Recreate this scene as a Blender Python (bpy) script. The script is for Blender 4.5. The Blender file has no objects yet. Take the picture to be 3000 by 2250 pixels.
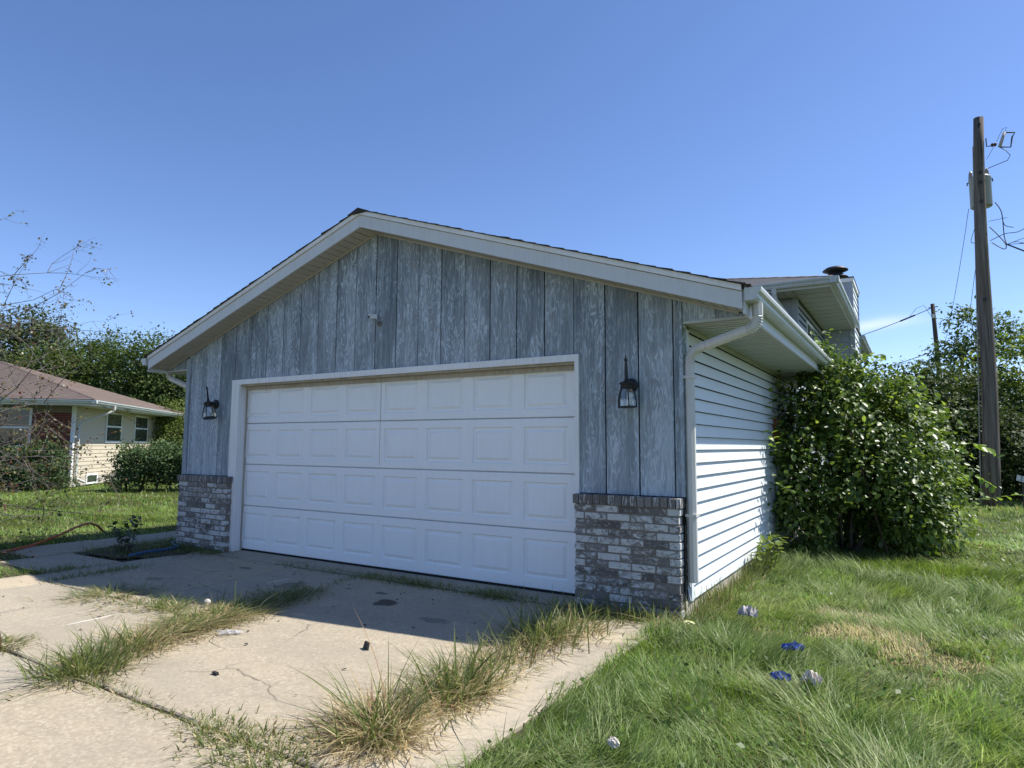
import bpy, math, random
import numpy as np
from mathutils import Matrix, Vector

R = math.radians
random.seed(7)
rng = np.random.default_rng(7)
scene = bpy.context.scene
col = scene.collection

# ------------------------------------------------------------------ camera
CAM = Vector((7.5975, -5.3964, 1.3313))
yaw, pitch, roll = 0.5526, 0.0940, 0.0052
fwd = Vector((-math.sin(yaw) * math.cos(pitch), math.cos(yaw) * math.cos(pitch), math.sin(pitch)))
rgt = Vector((math.cos(yaw), math.sin(yaw), 0))
upv = rgt.cross(fwd)
R2 = rgt * math.cos(roll) + upv * math.sin(roll)
U2 = upv * math.cos(roll) - rgt * math.sin(roll)
cd = bpy.data.cameras.new('camera')
cam = bpy.data.objects.new('camera', cd)
col.objects.link(cam)
cd.sensor_width = 36.0
cd.lens = 36.0 * 1406.4 / 2212
cd.clip_start = 0.05
cd.clip_end = 3000
M = Matrix((R2, U2, -fwd)).transposed().to_4x4()
M.translation = CAM
cam.matrix_world = M
scene.camera = cam

# ------------------------------------------------------------------ light
SUN = Vector((0.60, 0.468, 1.0)).normalized()
sun_elev = math.asin(SUN.z)
sun_az = math.atan2(SUN.x, SUN.y)          # clockwise from +Y
world = bpy.data.worlds.new('World')
scene.world = world
world.use_nodes = True
wn = world.node_tree
wn.nodes.clear()
wo = wn.nodes.new('ShaderNodeOutputWorld')
wb = wn.nodes.new('ShaderNodeBackground')
ws = wn.nodes.new('ShaderNodeTexSky')
ws.sky_type = 'NISHITA'
ws.sun_disc = False
ws.sun_elevation = sun_elev
ws.sun_rotation = sun_az
ws.altitude = 1800
ws.air_density = 1.0
ws.dust_density = 0.7
ws.ozone_density = 3.2
wb.inputs['Strength'].default_value = 0.118
wh = wn.nodes.new('ShaderNodeHueSaturation')
wh.inputs['Saturation'].default_value = 1.10
wm = wn.nodes.new('ShaderNodeMix'); wm.data_type = 'RGBA'; wm.blend_type = 'MULTIPLY'
wm.inputs[0].default_value = 1.0
wm.inputs[7].default_value = (1.08, 0.975, 1.03, 1)
wn.links.new(ws.outputs[0], wh.inputs['Color'])
wn.links.new(wh.outputs[0], wm.inputs[6])
# one thin cloud streak low over the horizon
cdir = Vector((-0.0410, 0.9858, 0.1630))
ce1 = Vector((cdir.y, -cdir.x, 0)).normalized(); ce2 = ce1.cross(cdir)
wt = wn.nodes.new('ShaderNodeTexCoord')
def wdot(v):
    d = wn.nodes.new('ShaderNodeVectorMath'); d.operation = 'DOT_PRODUCT'; d.inputs[1].default_value = v
    wn.links.new(wt.outputs['Generated'], d.inputs[0]); return d.outputs['Value']
def wmath(op, a, b=0.0):
    d = wn.nodes.new('ShaderNodeMath'); d.operation = op
    for i, q in enumerate((a, b)):
        if isinstance(q, (int, float)): d.inputs[i].default_value = q
        else: wn.links.new(q, d.inputs[i])
    return d.outputs[0]
wnz = wn.nodes.new('ShaderNodeTexNoise'); wnz.inputs['Scale'].default_value = 30; wnz.inputs['Detail'].default_value = 4
wn.links.new(wt.outputs['Generated'], wnz.inputs['Vector'])
bb_ = wmath('ADD', wdot(ce2), wmath('MULTIPLY', wmath('SUBTRACT', wnz.outputs['Fac'], 0.5), 0.006))
bb_ = wmath('SUBTRACT', bb_, wmath('MULTIPLY', wdot(ce1), 0.06))
q1 = wmath('POWER', wmath('DIVIDE', wmath('ABSOLUTE', wdot(ce1)), 0.050), 2.0); q2 = wmath('POWER', wmath('DIVIDE', wmath('ABSOLUTE', bb_), 0.0075), 2.0)
cm = wmath('MULTIPLY', wmath('EXPONENT', wmath('MULTIPLY', wmath('ADD', q1, q2), -1.0)), wmath('GREATER_THAN', wdot(cdir), 0.0))
wc = wn.nodes.new('ShaderNodeMix'); wc.data_type = 'RGBA'
wn.links.new(wmath('MULTIPLY', cm, 0.46), wc.inputs[0]); wn.links.new(wm.outputs[2], wc.inputs[6]); wc.inputs[7].default_value = (6.0, 6.3, 6.6, 1)
wn.links.new(wc.outputs[2], wb.inputs['Color'])
wn.links.new(wb.outputs[0], wo.inputs['Surface'])
sd = bpy.data.lights.new('sun', 'SUN')
sd.energy = 4.6
sd.angle = R(0.53)
sd.color = (1.0, 0.955, 0.88)
sun = bpy.data.objects.new('sun', sd)
sun.rotation_euler = (-SUN).to_track_quat('-Z', 'Y').to_euler()
sun.location = (20, 15, 30)
col.objects.link(sun)
scene.view_settings.view_transform = 'Standard'
scene.view_settings.look = 'None'
scene.view_settings.exposure = 0.72
scene.view_settings.gamma = 1.0
scene.view_settings.use_curve_mapping = False
scene.cycles.max_bounces = 7
scene.cycles.diffuse_bounces = 4
scene.cycles.transparent_max_bounces = 8

# ------------------------------------------------------------------ helpers
WM = {}


def tag(o, label=None, cat=None, group=None, kind=None):
    if label: o['label'] = label
    if cat: o['category'] = cat
    if group: o['group'] = group
    if kind: o['kind'] = kind
    return o


def link(o, parent=None):
    col.objects.link(o)
    if parent is not None:
        o.parent = parent
        o.matrix_parent_inverse = WM.get(parent, Matrix.Identity(4)).inverted()
    return o


def empty(name, loc, label, cat, group=None, kind=None):
    o = bpy.data.objects.new(name, None)
    o.empty_display_size = 0.2
    o.location = loc
    col.objects.link(o)
    WM[o] = Matrix.Translation(Vector(loc))
    return tag(o, label, cat, group, kind)


class MB:
    def __init__(s):
        s.v = []; s.f = []

    def add(s, vs, fs):
        b = len(s.v)
        s.v += [tuple(v) for v in vs]
        s.f += [tuple(i + b for i in f) for f in fs]
        return s

    def box(s, x0, x1, y0, y1, z0, z1):
        return s.add([(x0, y0, z0), (x1, y0, z0), (x1, y1, z0), (x0, y1, z0), (x0, y0, z1), (x1, y0, z1), (x1, y1, z1), (x0, y1, z1)],
                     [(0, 3, 2, 1), (4, 5, 6, 7), (0, 1, 5, 4), (1, 2, 6, 5), (2, 3, 7, 6), (3, 0, 4, 7)])

    def hexa(s, a, b):
        """a, b: 4-point loops, joined"""
        return s.add(list(a) + list(b), [(3, 2, 1, 0), (4, 5, 6, 7), (0, 1, 5, 4), (1, 2, 6, 5), (2, 3, 7, 6), (3, 0, 4, 7)])

    def prism(s, poly, d):
        d = Vector(d); n = len(poly)
        a = [Vector(p) for p in poly]
        return s.add(a + [p + d for p in a], [tuple(range(n))[::-1], tuple(range(n, 2 * n))] + [(i, (i + 1) % n, n + (i + 1) % n, n + i) for i in range(n)])

    def sweep(s, prof, p0, p1, ax, up, closed=False):
        """profile [(a, b)] along ax / up from p0 to p1"""
        p0, p1, ax, up = map(Vector, (p0, p1, ax, up)); n = len(prof)
        vs = [p0 + ax * a + up * b for a, b in prof] + [p1 + ax * a + up * b for a, b in prof]
        m = n if closed else n - 1
        return s.add(vs, [(i, (i + 1) % n, n + (i + 1) % n, n + i) for i in range(m)])

    def tube(s, pts, rad, n=6, cap=True, sq=None):
        pts = [Vector(p) for p in pts]
        if not hasattr(rad, '__len__'): rad = [rad] * len(pts)
        vs = []; fs = []
        u = None
        for i, p in enumerate(pts):
            t = (pts[min(i + 1, len(pts) - 1)] - pts[max(i - 1, 0)])
            if t.length < 1e-9: t = Vector((0, 0, 1))
            t.normalize()
            if u is None:
                u = t.orthogonal().normalized() if sq is None else (Vector(sq) - t * Vector(sq).dot(t)).normalized()
            else:
                u = (u - t * u.dot(t)).normalized()
            w = t.cross(u)
            for k in range(n):
                a = 2 * math.pi * (k + (0.5 if sq is not None else 0)) / n
                vs.append(p + (u * math.cos(a) + w * math.sin(a)) * rad[i])
        for i in range(len(pts) - 1):
            for k in range(n):
                fs.append((i * n + k, i * n + (k + 1) % n, (i + 1) * n + (k + 1) % n, (i + 1) * n + k))
        if cap:
            fs.append(tuple(range(n))[::-1]); fs.append(tuple(range((len(pts) - 1) * n, len(pts) * n)))
        return s.add(vs, fs)

    def lathe(s, c, prof, n=12, cap=True, axis=None):
        c = Vector(c)
        q = Vector((0, 0, 1)).rotation_difference(Vector(axis)) if axis is not None else None
        vs = []; fs = []
        for r, z in prof:
            for k in range(n):
                a = 2 * math.pi * k / n
                v = Vector((r * math.cos(a), r * math.sin(a), z))
                vs.append(c + (q @ v if q else v))
        for i in range(len(prof) - 1):
            for k in range(n):
                fs.append((i * n + k, i * n + (k + 1) % n, (i + 1) * n + (k + 1) % n, (i + 1) * n + k))
        if cap:
            fs.append(tuple(range(n))[::-1]); fs.append(tuple(range((len(prof) - 1) * n, len(prof) * n)))
        return s.add(vs, fs)

    def mesh(s, name, mat, smooth=False):
        me = bpy.data.meshes.new(name)
        me.from_pydata([tuple(v) for v in s.v], [], s.f)
        me.materials.append(mat)
        if smooth:
            me.polygons.foreach_set('use_smooth', [True] * len(me.polygons))
        me.update()
        return me

    def build(s, name, mat, parent=None, smooth=False):
        return link(bpy.data.objects.new(name, s.mesh(name, mat, smooth)), parent)


def inst(name, me, parent, loc, scale=(1, 1, 1), rz=0):
    o = bpy.data.objects.new(name, me)
    o.location = loc; o.scale = scale; o.rotation_euler = (0, 0, rz)
    return link(o, parent)


def box_part(name, mat, parent, *a):
    return MB().box(*a).build(name, mat, parent)


def np_mesh(name, V, F, mat, colors=None, parent=None, smooth=False, F2=None):
    """F: (m,k) faces; F2: optional second face array"""
    V = np.asarray(V, np.float32); F = np.asarray(F, np.int32)
    fl = [F] + ([np.asarray(F2, np.int32)] if F2 is not None and len(F2) else [])
    me = bpy.data.meshes.new(name)
    me.vertices.add(len(V)); me.vertices.foreach_set('co', V.ravel())
    loops = np.concatenate([f.ravel() for f in fl])
    tot = np.concatenate([np.full(len(f), f.shape[1], np.int32) for f in fl])
    start = np.concatenate([[0], np.cumsum(tot)[:-1]]).astype(np.int32)
    me.loops.add(len(loops)); me.loops.foreach_set('vertex_index', loops)
    me.polygons.add(len(tot)); me.polygons.foreach_set('loop_start', start)
    if smooth: me.polygons.foreach_set('use_smooth', np.ones(len(tot), bool))
    me.update(calc_edges=True)
    if colors is not None:
        a = me.color_attributes.new('Col', 'FLOAT_COLOR', 'POINT')
        c = np.ones((len(V), 4), np.float32); c[:, :3] = colors
        a.data.foreach_set('color', c.ravel())
    me.materials.append(mat)
    return link(bpy.data.objects.new(name, me), parent)


_tab = np.random.default_rng(3).random((64, 64))


def vnoise(x, y):
    xi = np.floor(x).astype(int); yi = np.floor(y).astype(int)
    fx = x - xi; fy = y - yi
    fx = fx * fx * (3 - 2 * fx); fy = fy * fy * (3 - 2 * fy)
    g = lambda a, b: _tab[a % 64, b % 64]
    return (g(xi, yi) * (1 - fx) + g(xi + 1, yi) * fx) * (1 - fy) + (g(xi, yi + 1) * (1 - fx) + g(xi + 1, yi + 1) * fx) * fy


# ------------------------------------------------------------------ materials
class Mat:
    def __init__(s, name, rough=0.7, spec=0.3):
        s.m = bpy.data.materials.new(name); s.m.use_nodes = True
        s.nt = s.m.node_tree; s.b = s.nt.nodes['Principled BSDF']
        s.b.inputs['Roughness'].default_value = rough
        s.b.inputs['Specular IOR Level'].default_value = spec
        s.out = s.nt.nodes['Material Output']

    def n(s, t, **kw):
        nd = s.nt.nodes.new('ShaderNode' + t)
        for k, v in kw.items(): setattr(nd, k, v)
        return nd

    def L(s, a, b): s.nt.links.new(a, b)

    def put(s, sock, v):
        if isinstance(v, bpy.types.NodeSocket): s.L(v, sock)
        elif v is not None:
            if sock.type == 'RGBA' and len(v) == 3: v = (*v, 1)
            sock.default_value = v

    def coords(s, scale=(1, 1, 1), rand=0.0, kind='Object'):
        tc = s.n('TexCoord'); mp = s.n('Mapping')
        mp.inputs['Scale'].default_value = scale
        s.L(tc.outputs[kind], mp.inputs['Vector'])
        if rand:
            oi = s.n('ObjectInfo'); mu = s.n('Math', operation='MULTIPLY'); mu.inputs[1].default_value = rand
            s.L(oi.outputs['Random'], mu.inputs[0])
            cb = s.n('CombineXYZ')
            for i in range(3): s.L(mu.outputs[0], cb.inputs[i])
            s.L(cb.outputs[0], mp.inputs['Location'])
        return mp.outputs[0]

    def rnd(s): return s.n('ObjectInfo').outputs['Random']

    def geo(s, scale=(1, 1, 1)):
        g = s.n('NewGeometry'); mp = s.n('Mapping'); mp.inputs['Scale'].default_value = scale
        s.L(g.outputs['Position'], mp.inputs['Vector'])
        return mp.outputs[0]

    def noise(s, vec, scale, detail=3, rough=0.55, dist=0.0):
        nd = s.n('TexNoise')
        nd.inputs['Scale'].default_value = scale; nd.inputs['Detail'].default_value = detail
        nd.inputs['Roughness'].default_value = rough; nd.inputs['Distortion'].default_value = dist
        s.L(vec, nd.inputs['Vector']); return nd.outputs['Fac']

    def voro(s, vec, scale, feature='F1', out='Distance'):
        nd = s.n('TexVoronoi', feature=feature); nd.inputs['Scale'].default_value = scale
        s.L(vec, nd.inputs['Vector']); return nd.outputs[out]

    def ramp(s, fac, stops, interp='LINEAR'):
        nd = s.n('ValToRGB'); cr = nd.color_ramp; cr.interpolation = interp
        while len(cr.elements) > 1: cr.elements.remove(cr.elements[-1])
        for i, (p, c) in enumerate(stops):
            e = cr.elements[0] if i == 0 else cr.elements.new(p)
            e.position = p
            e.color = (c, c, c, 1) if not hasattr(c, '__len__') else (*c, 1)
        s.L(fac, nd.inputs[0]); return nd.outputs[0]

    def mix(s, fac, a, b, mode='MIX'):
        nd = s.n('Mix', data_type='RGBA', blend_type=mode)
        s.put(nd.inputs[0], fac); s.put(nd.inputs[6], a); s.put(nd.inputs[7], b)
        return nd.outputs[2]

    def math(s, op, a, b=0.0):
        nd = s.n('Math', operation=op); s.put(nd.inputs[0], a); s.put(nd.inputs[1], b)
        return nd.outputs[0]

    def bump(s, h, strength=0.3, dist=0.01):
        nd = s.n('Bump'); nd.inputs['Strength'].default_value = strength; nd.inputs['Distance'].default_value = dist
        s.L(h, nd.inputs['Height']); s.L(nd.outputs[0], s.b.inputs['Normal'])

    def col(s, c): s.put(s.b.inputs['Base Color'], c); return s

    def rough(s, r): s.put(s.b.inputs['Roughness'], r); return s


def plain(name, c, rough=0.6, spec=0.3, var=0.12, sc=6.0, metal=0.0, bump=0.0):
    m = Mat(name, rough, spec)
    n = m.noise(m.geo(), sc, 5, 0.65)
    m.col(m.mix(n, [x * (1 - var) for x in c], [min(1, x * (1 + var)) for x in c]))
    m.b.inputs['Metallic'].default_value = metal
    if bump: m.bump(m.noise(m.geo(), sc * 12, 2), bump, 0.004)
    return m.m


def painted(name, c, dirt=(0.30, 0.27, 0.22), amt=0.5, rough=0.55, bump=0.15):
    """white paint with grime streaks and blotches"""
    m = Mat(name, rough, 0.3)
    n1 = m.noise(m.geo((1.3, 1.3, 0.8)), 2.2, 6, 0.7)
    n2 = m.noise(m.geo((30, 30, 2.5)), 1.0, 4, 0.6)
    f = m.ramp(m.math('MULTIPLY', n1, n2), [(0.20, 0.0), (0.52, amt)])
    n3 = m.noise(m.geo(), 38, 3, 0.6)
    sp = m.ramp(n3, [(0.70, 0.0), (0.78, 0.45)])
    c1 = m.mix(f, c, dirt)
    m.col(m.mix(sp, c1, [x * 0.6 for x in dirt]))
    m.bump(n3, bump, 0.003)
    return m.m


def wood_siding():
    m = Mat('weathered_painted_wood', 0.8, 0.15)
    v = m.coords((1, 1, 1), 37.0)
    mp = m.n('Mapping'); mp.inputs['Scale'].default_value = (5.0, 1.0, 0.85); m.L(v, mp.inputs['Vector'])
    base = m.noise(mp.outputs[0], 1.3, 4.0, 0.52, 0.35)
    ln = m.math('SINE', m.math('MULTIPLY', base, 120.0))
    grain = m.ramp(ln, [(0.0, 0.0), (0.5, 0.15), (0.92, 1.0)])
    mp2 = m.n('Mapping'); mp2.inputs['Scale'].default_value = (4.0, 1.0, 0.7); m.L(v, mp2.inputs['Vector'])
    wear = m.noise(mp2.outputs[0], 1.0, 5, 0.65, 0.3)
    brd = m.math('MULTIPLY', m.math('SUBTRACT', m.math('FRACT', m.math('MULTIPLY', m.rnd(), 7.7)), 0.5), 0.09)
    wearm = m.ramp(m.math('ADD', wear, brd), [(0.38, 0.0), (0.50, 0.35), (0.62, 1.0)])
    mp3 = m.n('Mapping'); mp3.inputs['Scale'].default_value = (90, 1.0, 3.0); m.L(v, mp3.inputs['Vector'])
    streak = m.noise(mp3.outputs[0], 1.0, 3, 0.6)
    blot = m.noise(v, 3.2, 5, 0.68)
    dark = m.mix(m.rnd(), (0.085, 0.108, 0.128), (0.155, 0.182, 0.205))
    pale = m.mix(blot, (0.35, 0.42, 0.48), (0.56, 0.63, 0.68))
    peel = m.ramp(m.noise(mp3.outputs[0], 0.55, 6, 0.75, 0.6), [(0.50, 0.0), (0.60, 0.55)])
    f = m.math('ADD', m.math('MULTIPLY', grain, m.math('ADD', wearm, 0.12)), m.math('ADD', m.math('MULTIPLY', wearm, 0.42), m.math('MULTIPLY', peel, 0.5)))
    # the lower boards are bleached by splash: a wear that belongs to the wall
    sep = m.n('SeparateXYZ'); m.L(m.geo(), sep.inputs[0])
    low = m.ramp(m.math('ADD', m.math('MULTIPLY', sep.outputs[2], 0.25), m.math('MULTIPLY', m.math('SUBTRACT', blot, 0.5), 0.35)), [(0.22, 0.40), (0.58, 0.14), (0.80, 0.0)])
    f2 = m.math('MULTIPLY', m.math('ADD', f, low), m.ramp(streak, [(0.2, 0.72), (0.75, 1.12)]))
    c = m.mix(f2, dark, pale)
    raw = m.ramp(m.noise(v, 5.5, 6, 0.7), [(0.58, 0.0), (0.70, 0.6)])
    c = m.mix(raw, c, (0.23, 0.215, 0.19))
    m.col(c)
    m.bump(m.math('ADD', grain, m.math('MULTIPLY', streak, 0.6)), 0.35, 0.004)
    return m.m


def brick_mat(name, cap=False):
    m = Mat(name, 0.85, 0.15)
    v = m.coords((1, 1, 1), 23.0, 'Generated' if False else 'Object')
    g = m.geo()
    ad = m.n('VectorMath', operation='ADD')
    rr = m.n('CombineXYZ')
    for i in range(3): m.L(m.math('MULTIPLY', m.rnd(), 40.0), rr.inputs[i])
    m.L(g, ad.inputs[0]); m.L(rr.outputs[0], ad.inputs[1])
    p = ad.outputs[0]
    tone = m.ramp(m.rnd(), [(0.0, (0.085, 0.078, 0.070)), (0.35, (0.17, 0.158, 0.145)), (0.7, (0.25, 0.238, 0.22)), (1.0, (0.14, 0.118, 0.098))])
    fine = m.noise(p, 60, 4, 0.65)
    c = m.mix(fine, m.mix(0.45, tone, (0.03, 0.03, 0.035)), m.mix(0.25, tone, (0.34, 0.32, 0.31)))
    oi2 = m.math('FRACT', m.math('MULTIPLY', m.rnd(), 17.31))
    if cap:
        mp = m.n('Mapping'); mp.inputs['Scale'].default_value = (85, 30, 9); m.L(p, mp.inputs['Vector'])
        n = m.noise(mp.outputs[0], 1.0, 3, 0.6)
        thr = m.math('MULTIPLY_ADD', oi2, 0.18)
        f = m.ramp(m.math('ADD', n, m.math('MULTIPLY', oi2, 0.16)), [(0.64, 0.0), (0.70, 0.85)])
    else:
        mp = m.n('Mapping'); mp.inputs['Scale'].default_value = (13, 13, 22); m.L(p, mp.inputs['Vector'])
        n = m.noise(mp.outputs[0], 1.0, 6, 0.68, 1.2)
        f = m.ramp(m.math('ADD', n, m.math('MULTIPLY', m.math('SUBTRACT', oi2, 0.5), 0.26)), [(0.42, 0.0), (0.49, 0.35), (0.525, 0.45), (0.545, 0.95)])
    wht = m.mix(m.noise(p, 35, 3), (0.40, 0.41, 0.41), (0.66, 0.67, 0.66))
    m.col(m.mix(f, c, wht))
    m.bump(m.math('ADD', m.math('ADD', fine, m.math('MULTIPLY', m.noise(p, 22, 4, 0.6), 1.5)), m.math('MULTIPLY', f, 0.6)), 0.8, 0.006)
    return m.m


def concrete():
    m = Mat('old_concrete', 0.9, 0.15)
    g = m.geo()
    big = m.noise(g, 0.9, 5, 0.6)
    mid = m.noise(g, 7.0, 4, 0.6)
    c = m.mix(big, (0.327, 0.272, 0.187), (0.456, 0.383, 0.268))
    c = m.mix(m.ramp(mid, [(0.35, 0.0), (0.75, 0.45)]), c, (0.304, 0.256, 0.185))
    vo = m.n('TexVoronoi'); vo.inputs['Scale'].default_value = 62; m.L(g, vo.inputs['Vector'])
    st = m.n('SeparateColor'); m.L(vo.outputs['Color'], st.inputs[0])
    agg = m.ramp(st.outputs[0], [(0.0, (0.182, 0.146, 0.103)), (0.3, (0.304, 0.251, 0.174)), (0.6, (0.433, 0.365, 0.257)), (0.85, (0.547, 0.474, 0.343)), (1.0, (0.714, 0.642, 0.488))])
    c = m.mix(m.ramp(m.noise(g, 4, 3), [(0.3, 0.16), (0.7, 0.36)]), c, agg)
    grit = m.noise(g, 160, 2, 0.7)
    c = m.mix(m.ramp(grit, [(0.60, 0.0), (0.75, 0.5)]), c, (0.228, 0.19, 0.145))
    c = m.mix(m.math('MULTIPLY', m.rnd(), 0.45), c, (0.345, 0.325, 0.29))
    dirt = m.ramp(m.noise(m.geo((0.55, 1.6, 1)), 1.1, 6, 0.7), [(0.42, 0.0), (0.68, 0.42)])
    c = m.mix(dirt, c, (0.24, 0.215, 0.175))
    wv = m.n('VectorMath', operation='ADD'); m.L(g, wv.inputs[0])
    nz = m.n('TexNoise'); nz.inputs['Scale'].default_value = 3.0; nz.inputs['Detail'].default_value = 6; m.L(g, nz.inputs['Vector'])
    ws_ = m.n('VectorMath', operation='SCALE'); ws_.inputs['Scale'].default_value = 0.30; m.L(nz.outputs['Color'], ws_.inputs[0]); m.L(ws_.outputs[0], wv.inputs[1])
    ve = m.n('TexVoronoi', feature='DISTANCE_TO_EDGE'); ve.inputs['Scale'].default_value = 0.42; m.L(wv.outputs[0], ve.inputs['Vector'])
    crack = m.ramp(ve.outputs['Distance'], [(0.0, 1.0), (0.0022, 0.7), (0.004, 0.0)])
    crack = m.math('MULTIPLY', crack, m.ramp(m.noise(g, 1.3, 2), [(0.45, 0.0), (0.6, 0.75)]))
    c = m.mix(crack, c, (0.07, 0.06, 0.05))
    # oil and rust stains with their own shapes
    def stain(x, y, rx, ry, colr, amt, cc):
        mp = m.n('Mapping'); mp.inputs['Location'].default_value = (-x / rx, -y / ry, 0); mp.inputs['Scale'].default_value = (1 / rx, 1 / ry, 0)
        m.L(m.n('NewGeometry').outputs['Position'], mp.inputs['Vector'])
        ln = m.n('VectorMath', operation='LENGTH'); m.L(mp.outputs[0], ln.inputs[0])
        d = m.math('ADD', ln.outputs['Value'], m.math('MULTIPLY', m.math('SUBTRACT', m.noise(g, 9, 5, 0.65), 0.5), 1.7))
        return m.mix(m.ramp(d, [(0.75, amt), (1.0, 0.0)]), cc, colr)
    for s in ((3.57, -0.98, 0.12, 0.11, (0.05, 0.042, 0.036), 0.85), (3.30, -0.72, 0.09, 0.05, (0.08, 0.06, 0.05), 0.7), (2.30, -0.92, 0.17, 0.19, (0.09, 0.08, 0.07), 0.6),
              (2.9, -0.75, 0.035, 0.03, (0.04, 0.035, 0.03), 0.8), (1.15, -0.62, 0.10, 0.05, (0.07, 0.06, 0.05), 0.6), (0.9, -1.5, 0.12, 0.08, (0.10, 0.09, 0.08), 0.5),
              (4.3, -1.2, 0.16, 0.07, (0.14, 0.12, 0.10), 0.6), (2.03, -2.62, 0.014, 0.26, (0.74, 0.72, 0.66), 0.6), (1.72, -2.55, 0.012, 0.42, (0.62, 0.57, 0.48), 0.35),
              (2.02, -0.86, 0.02, 0.18, (0.6, 0.58, 0.54), 0.6), (5.55, -2.4, 0.30, 1.1, (0.52, 0.45, 0.33), 0.35), (5.5, -0.9, 0.35, 0.25, (0.55, 0.46, 0.32), 0.45),
              (-0.1, -2.35, 0.30, 0.3, (0.52, 0.43, 0.30), 0.5), (1.2, -3.0, 0.05, 0.35, (0.25, 0.22, 0.18), 0.5)):
        c = stain(*s, c)
    m.col(c)
    m.bump(m.math('ADD', m.math('MULTIPLY', st.outputs[1], 0.5), grit), 0.4, 0.005)
    return m.m


def foliage(name, trans=0.38, rough=0.5, spec=0.35):
    m = Mat(name, rough, spec)
    a = m.n('Attribute', attribute_name='Col')
    m.col(a.outputs['Color'])
    tr = m.n('BsdfTranslucent')
    hs = m.n('HueSaturation'); hs.inputs['Value'].default_value = 1.35; hs.inputs['Saturation'].default_value = 1.1; hs.inputs['Hue'].default_value = 0.49
    m.L(a.outputs['Color'], hs.inputs['Color']); m.L(hs.outputs[0], tr.inputs['Color'])
    mx = m.n('MixShader'); mx.inputs[0].default_value = trans
    m.L(m.b.outputs[0], mx.inputs[1]); m.L(tr.outputs[0], mx.inputs[2])
    m.L(mx.outputs[0], m.out.inputs['Surface'])
    return m.m


def glass_mat(name, tint=(0.9, 0.95, 0.95), refl=0.12):
    m = Mat(name)
    tr = m.n('BsdfTransparent'); tr.inputs['Color'].default_value = (*tint, 1)
    gl = m.n('BsdfGlossy'); gl.inputs['Roughness'].default_value = 0.08
    lw = m.n('LayerWeight'); lw.inputs['Blend'].default_value = 0.2
    f = m.math('ADD', m.math('MULTIPLY', lw.outputs['Fresnel'], 0.6), refl)
    mx = m.n('MixShader'); m.L(f, mx.inputs[0]); m.L(tr.outputs[0], mx.inputs[1]); m.L(gl.outputs[0], mx.inputs[2])
    m.L(mx.outputs[0], m.out.inputs['Surface'])
    return m.m


def shingle_mat(name, a, b, sc=22):
    m = Mat(name, 0.95, 0.1)
    g = m.geo()
    vo = m.n('TexVoronoi'); vo.inputs['Scale'].default_value = 7.0; m.L(g, vo.inputs['Vector'])
    sc_ = m.n('SeparateColor'); m.L(vo.outputs['Color'], sc_.inputs[0])
    c = m.mix(sc_.outputs[0], a, b)
    c = m.mix(m.ramp(m.noise(g, 120, 2), [(0.4, 0.0), (0.8, 0.5)]), c, [x * 0.5 for x in a])
    m.col(m.mix(m.noise(g, 1.2, 4), c, [x * 1.25 for x in b]))
    m.bump(m.noise(g, 90, 2), 0.5, 0.006)
    return m.m


def ground_mat():
    m = Mat('lawn_soil', 0.95, 0.1)
    g = m.geo()
    n = m.noise(g, 6, 6, 0.7)
    near = m.mix(n, (0.045, 0.038, 0.022), (0.085, 0.085, 0.035))
    far = m.mix(m.noise(g, 0.7, 5, 0.7), (0.060, 0.095, 0.020), (0.125, 0.165, 0.045))
    ln = m.n('VectorMath', operation='LENGTH'); m.L(g, ln.inputs[0])
    f = m.ramp(m.math('MULTIPLY', ln.outputs['Value'], 0.02), [(0.14, 0.0), (0.40, 1.0)])
    c = m.mix(f, near, far)
    m.col(c); m.bump(m.noise(g, 30, 4), 0.6, 0.03)
    return m.m


M_WOOD = wood_siding()
M_BRICK = brick_mat('whitewashed_brick'); M_CAP = brick_mat('cap_brick', True)
M_MORTAR = plain('mortar', (0.20, 0.18, 0.155), 0.95, 0.1, 0.3, 30, 0, 0.5)
M_TRIM = painted('white_trim_paint', (0.74, 0.745, 0.74), amt=0.30)
M_FASCIA = painted('white_metal_fascia', (0.56, 0.585, 0.60), (0.36, 0.35, 0.32), 0.30, 0.45, 0.1)
M_DOOR = painted('garage_door_paint', (0.80, 0.82, 0.83), (0.52, 0.50, 0.45), 0.16, 0.5, 0.22)
M_SOFFIT = painted('tan_soffit', (0.42, 0.405, 0.355), (0.24, 0.22, 0.18), 0.35, 0.6, 0.1)
M_SOFFIT2 = painted('grey_green_soffit', (0.44, 0.465, 0.445), (0.26, 0.26, 0.23), 0.40, 0.5, 0.08)
M_VINYL = painted('pale_blue_vinyl', (0.68, 0.72, 0.745), (0.42, 0.43, 0.42), 0.25, 0.5, 0.06)
M_VINYL2 = painted('grey_vinyl', (0.33, 0.36, 0.40), (0.26, 0.27, 0.27), 0.25, 0.55, 0.06)
M_GUTTER = painted('gutter_metal', (0.52, 0.555, 0.55), (0.30, 0.27, 0.21), 0.55, 0.35, 0.05)
M_SPOUT = painted('downspout_metal', (0.56, 0.56, 0.535), (0.33, 0.29, 0.22), 0.50, 0.4, 0.05)
M_TAN = painted('worn_weatherstrip', (0.40, 0.365, 0.30), (0.16, 0.12, 0.08), 0.8, 0.8, 0.3)
M_BLACK = plain('black_rubber', (0.012, 0.012, 0.013), 0.7)
M_DARKWALL = plain('gap_shade_sheathing', (0.022, 0.024, 0.026), 0.9)  # near-black colour stands in for shade in grooves, plank laps and soffit gaps
M_SHING = shingle_mat('dark_shingle', (0.030, 0.028, 0.028), (0.055, 0.050, 0.048))
M_SHING2 = shingle_mat('grey_shingle', (0.14, 0.135, 0.13), (0.24, 0.23, 0.22))
M_SHING3 = shingle_mat('brown_shingle', (0.120, 0.092, 0.078), (0.175, 0.138, 0.120))
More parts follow.
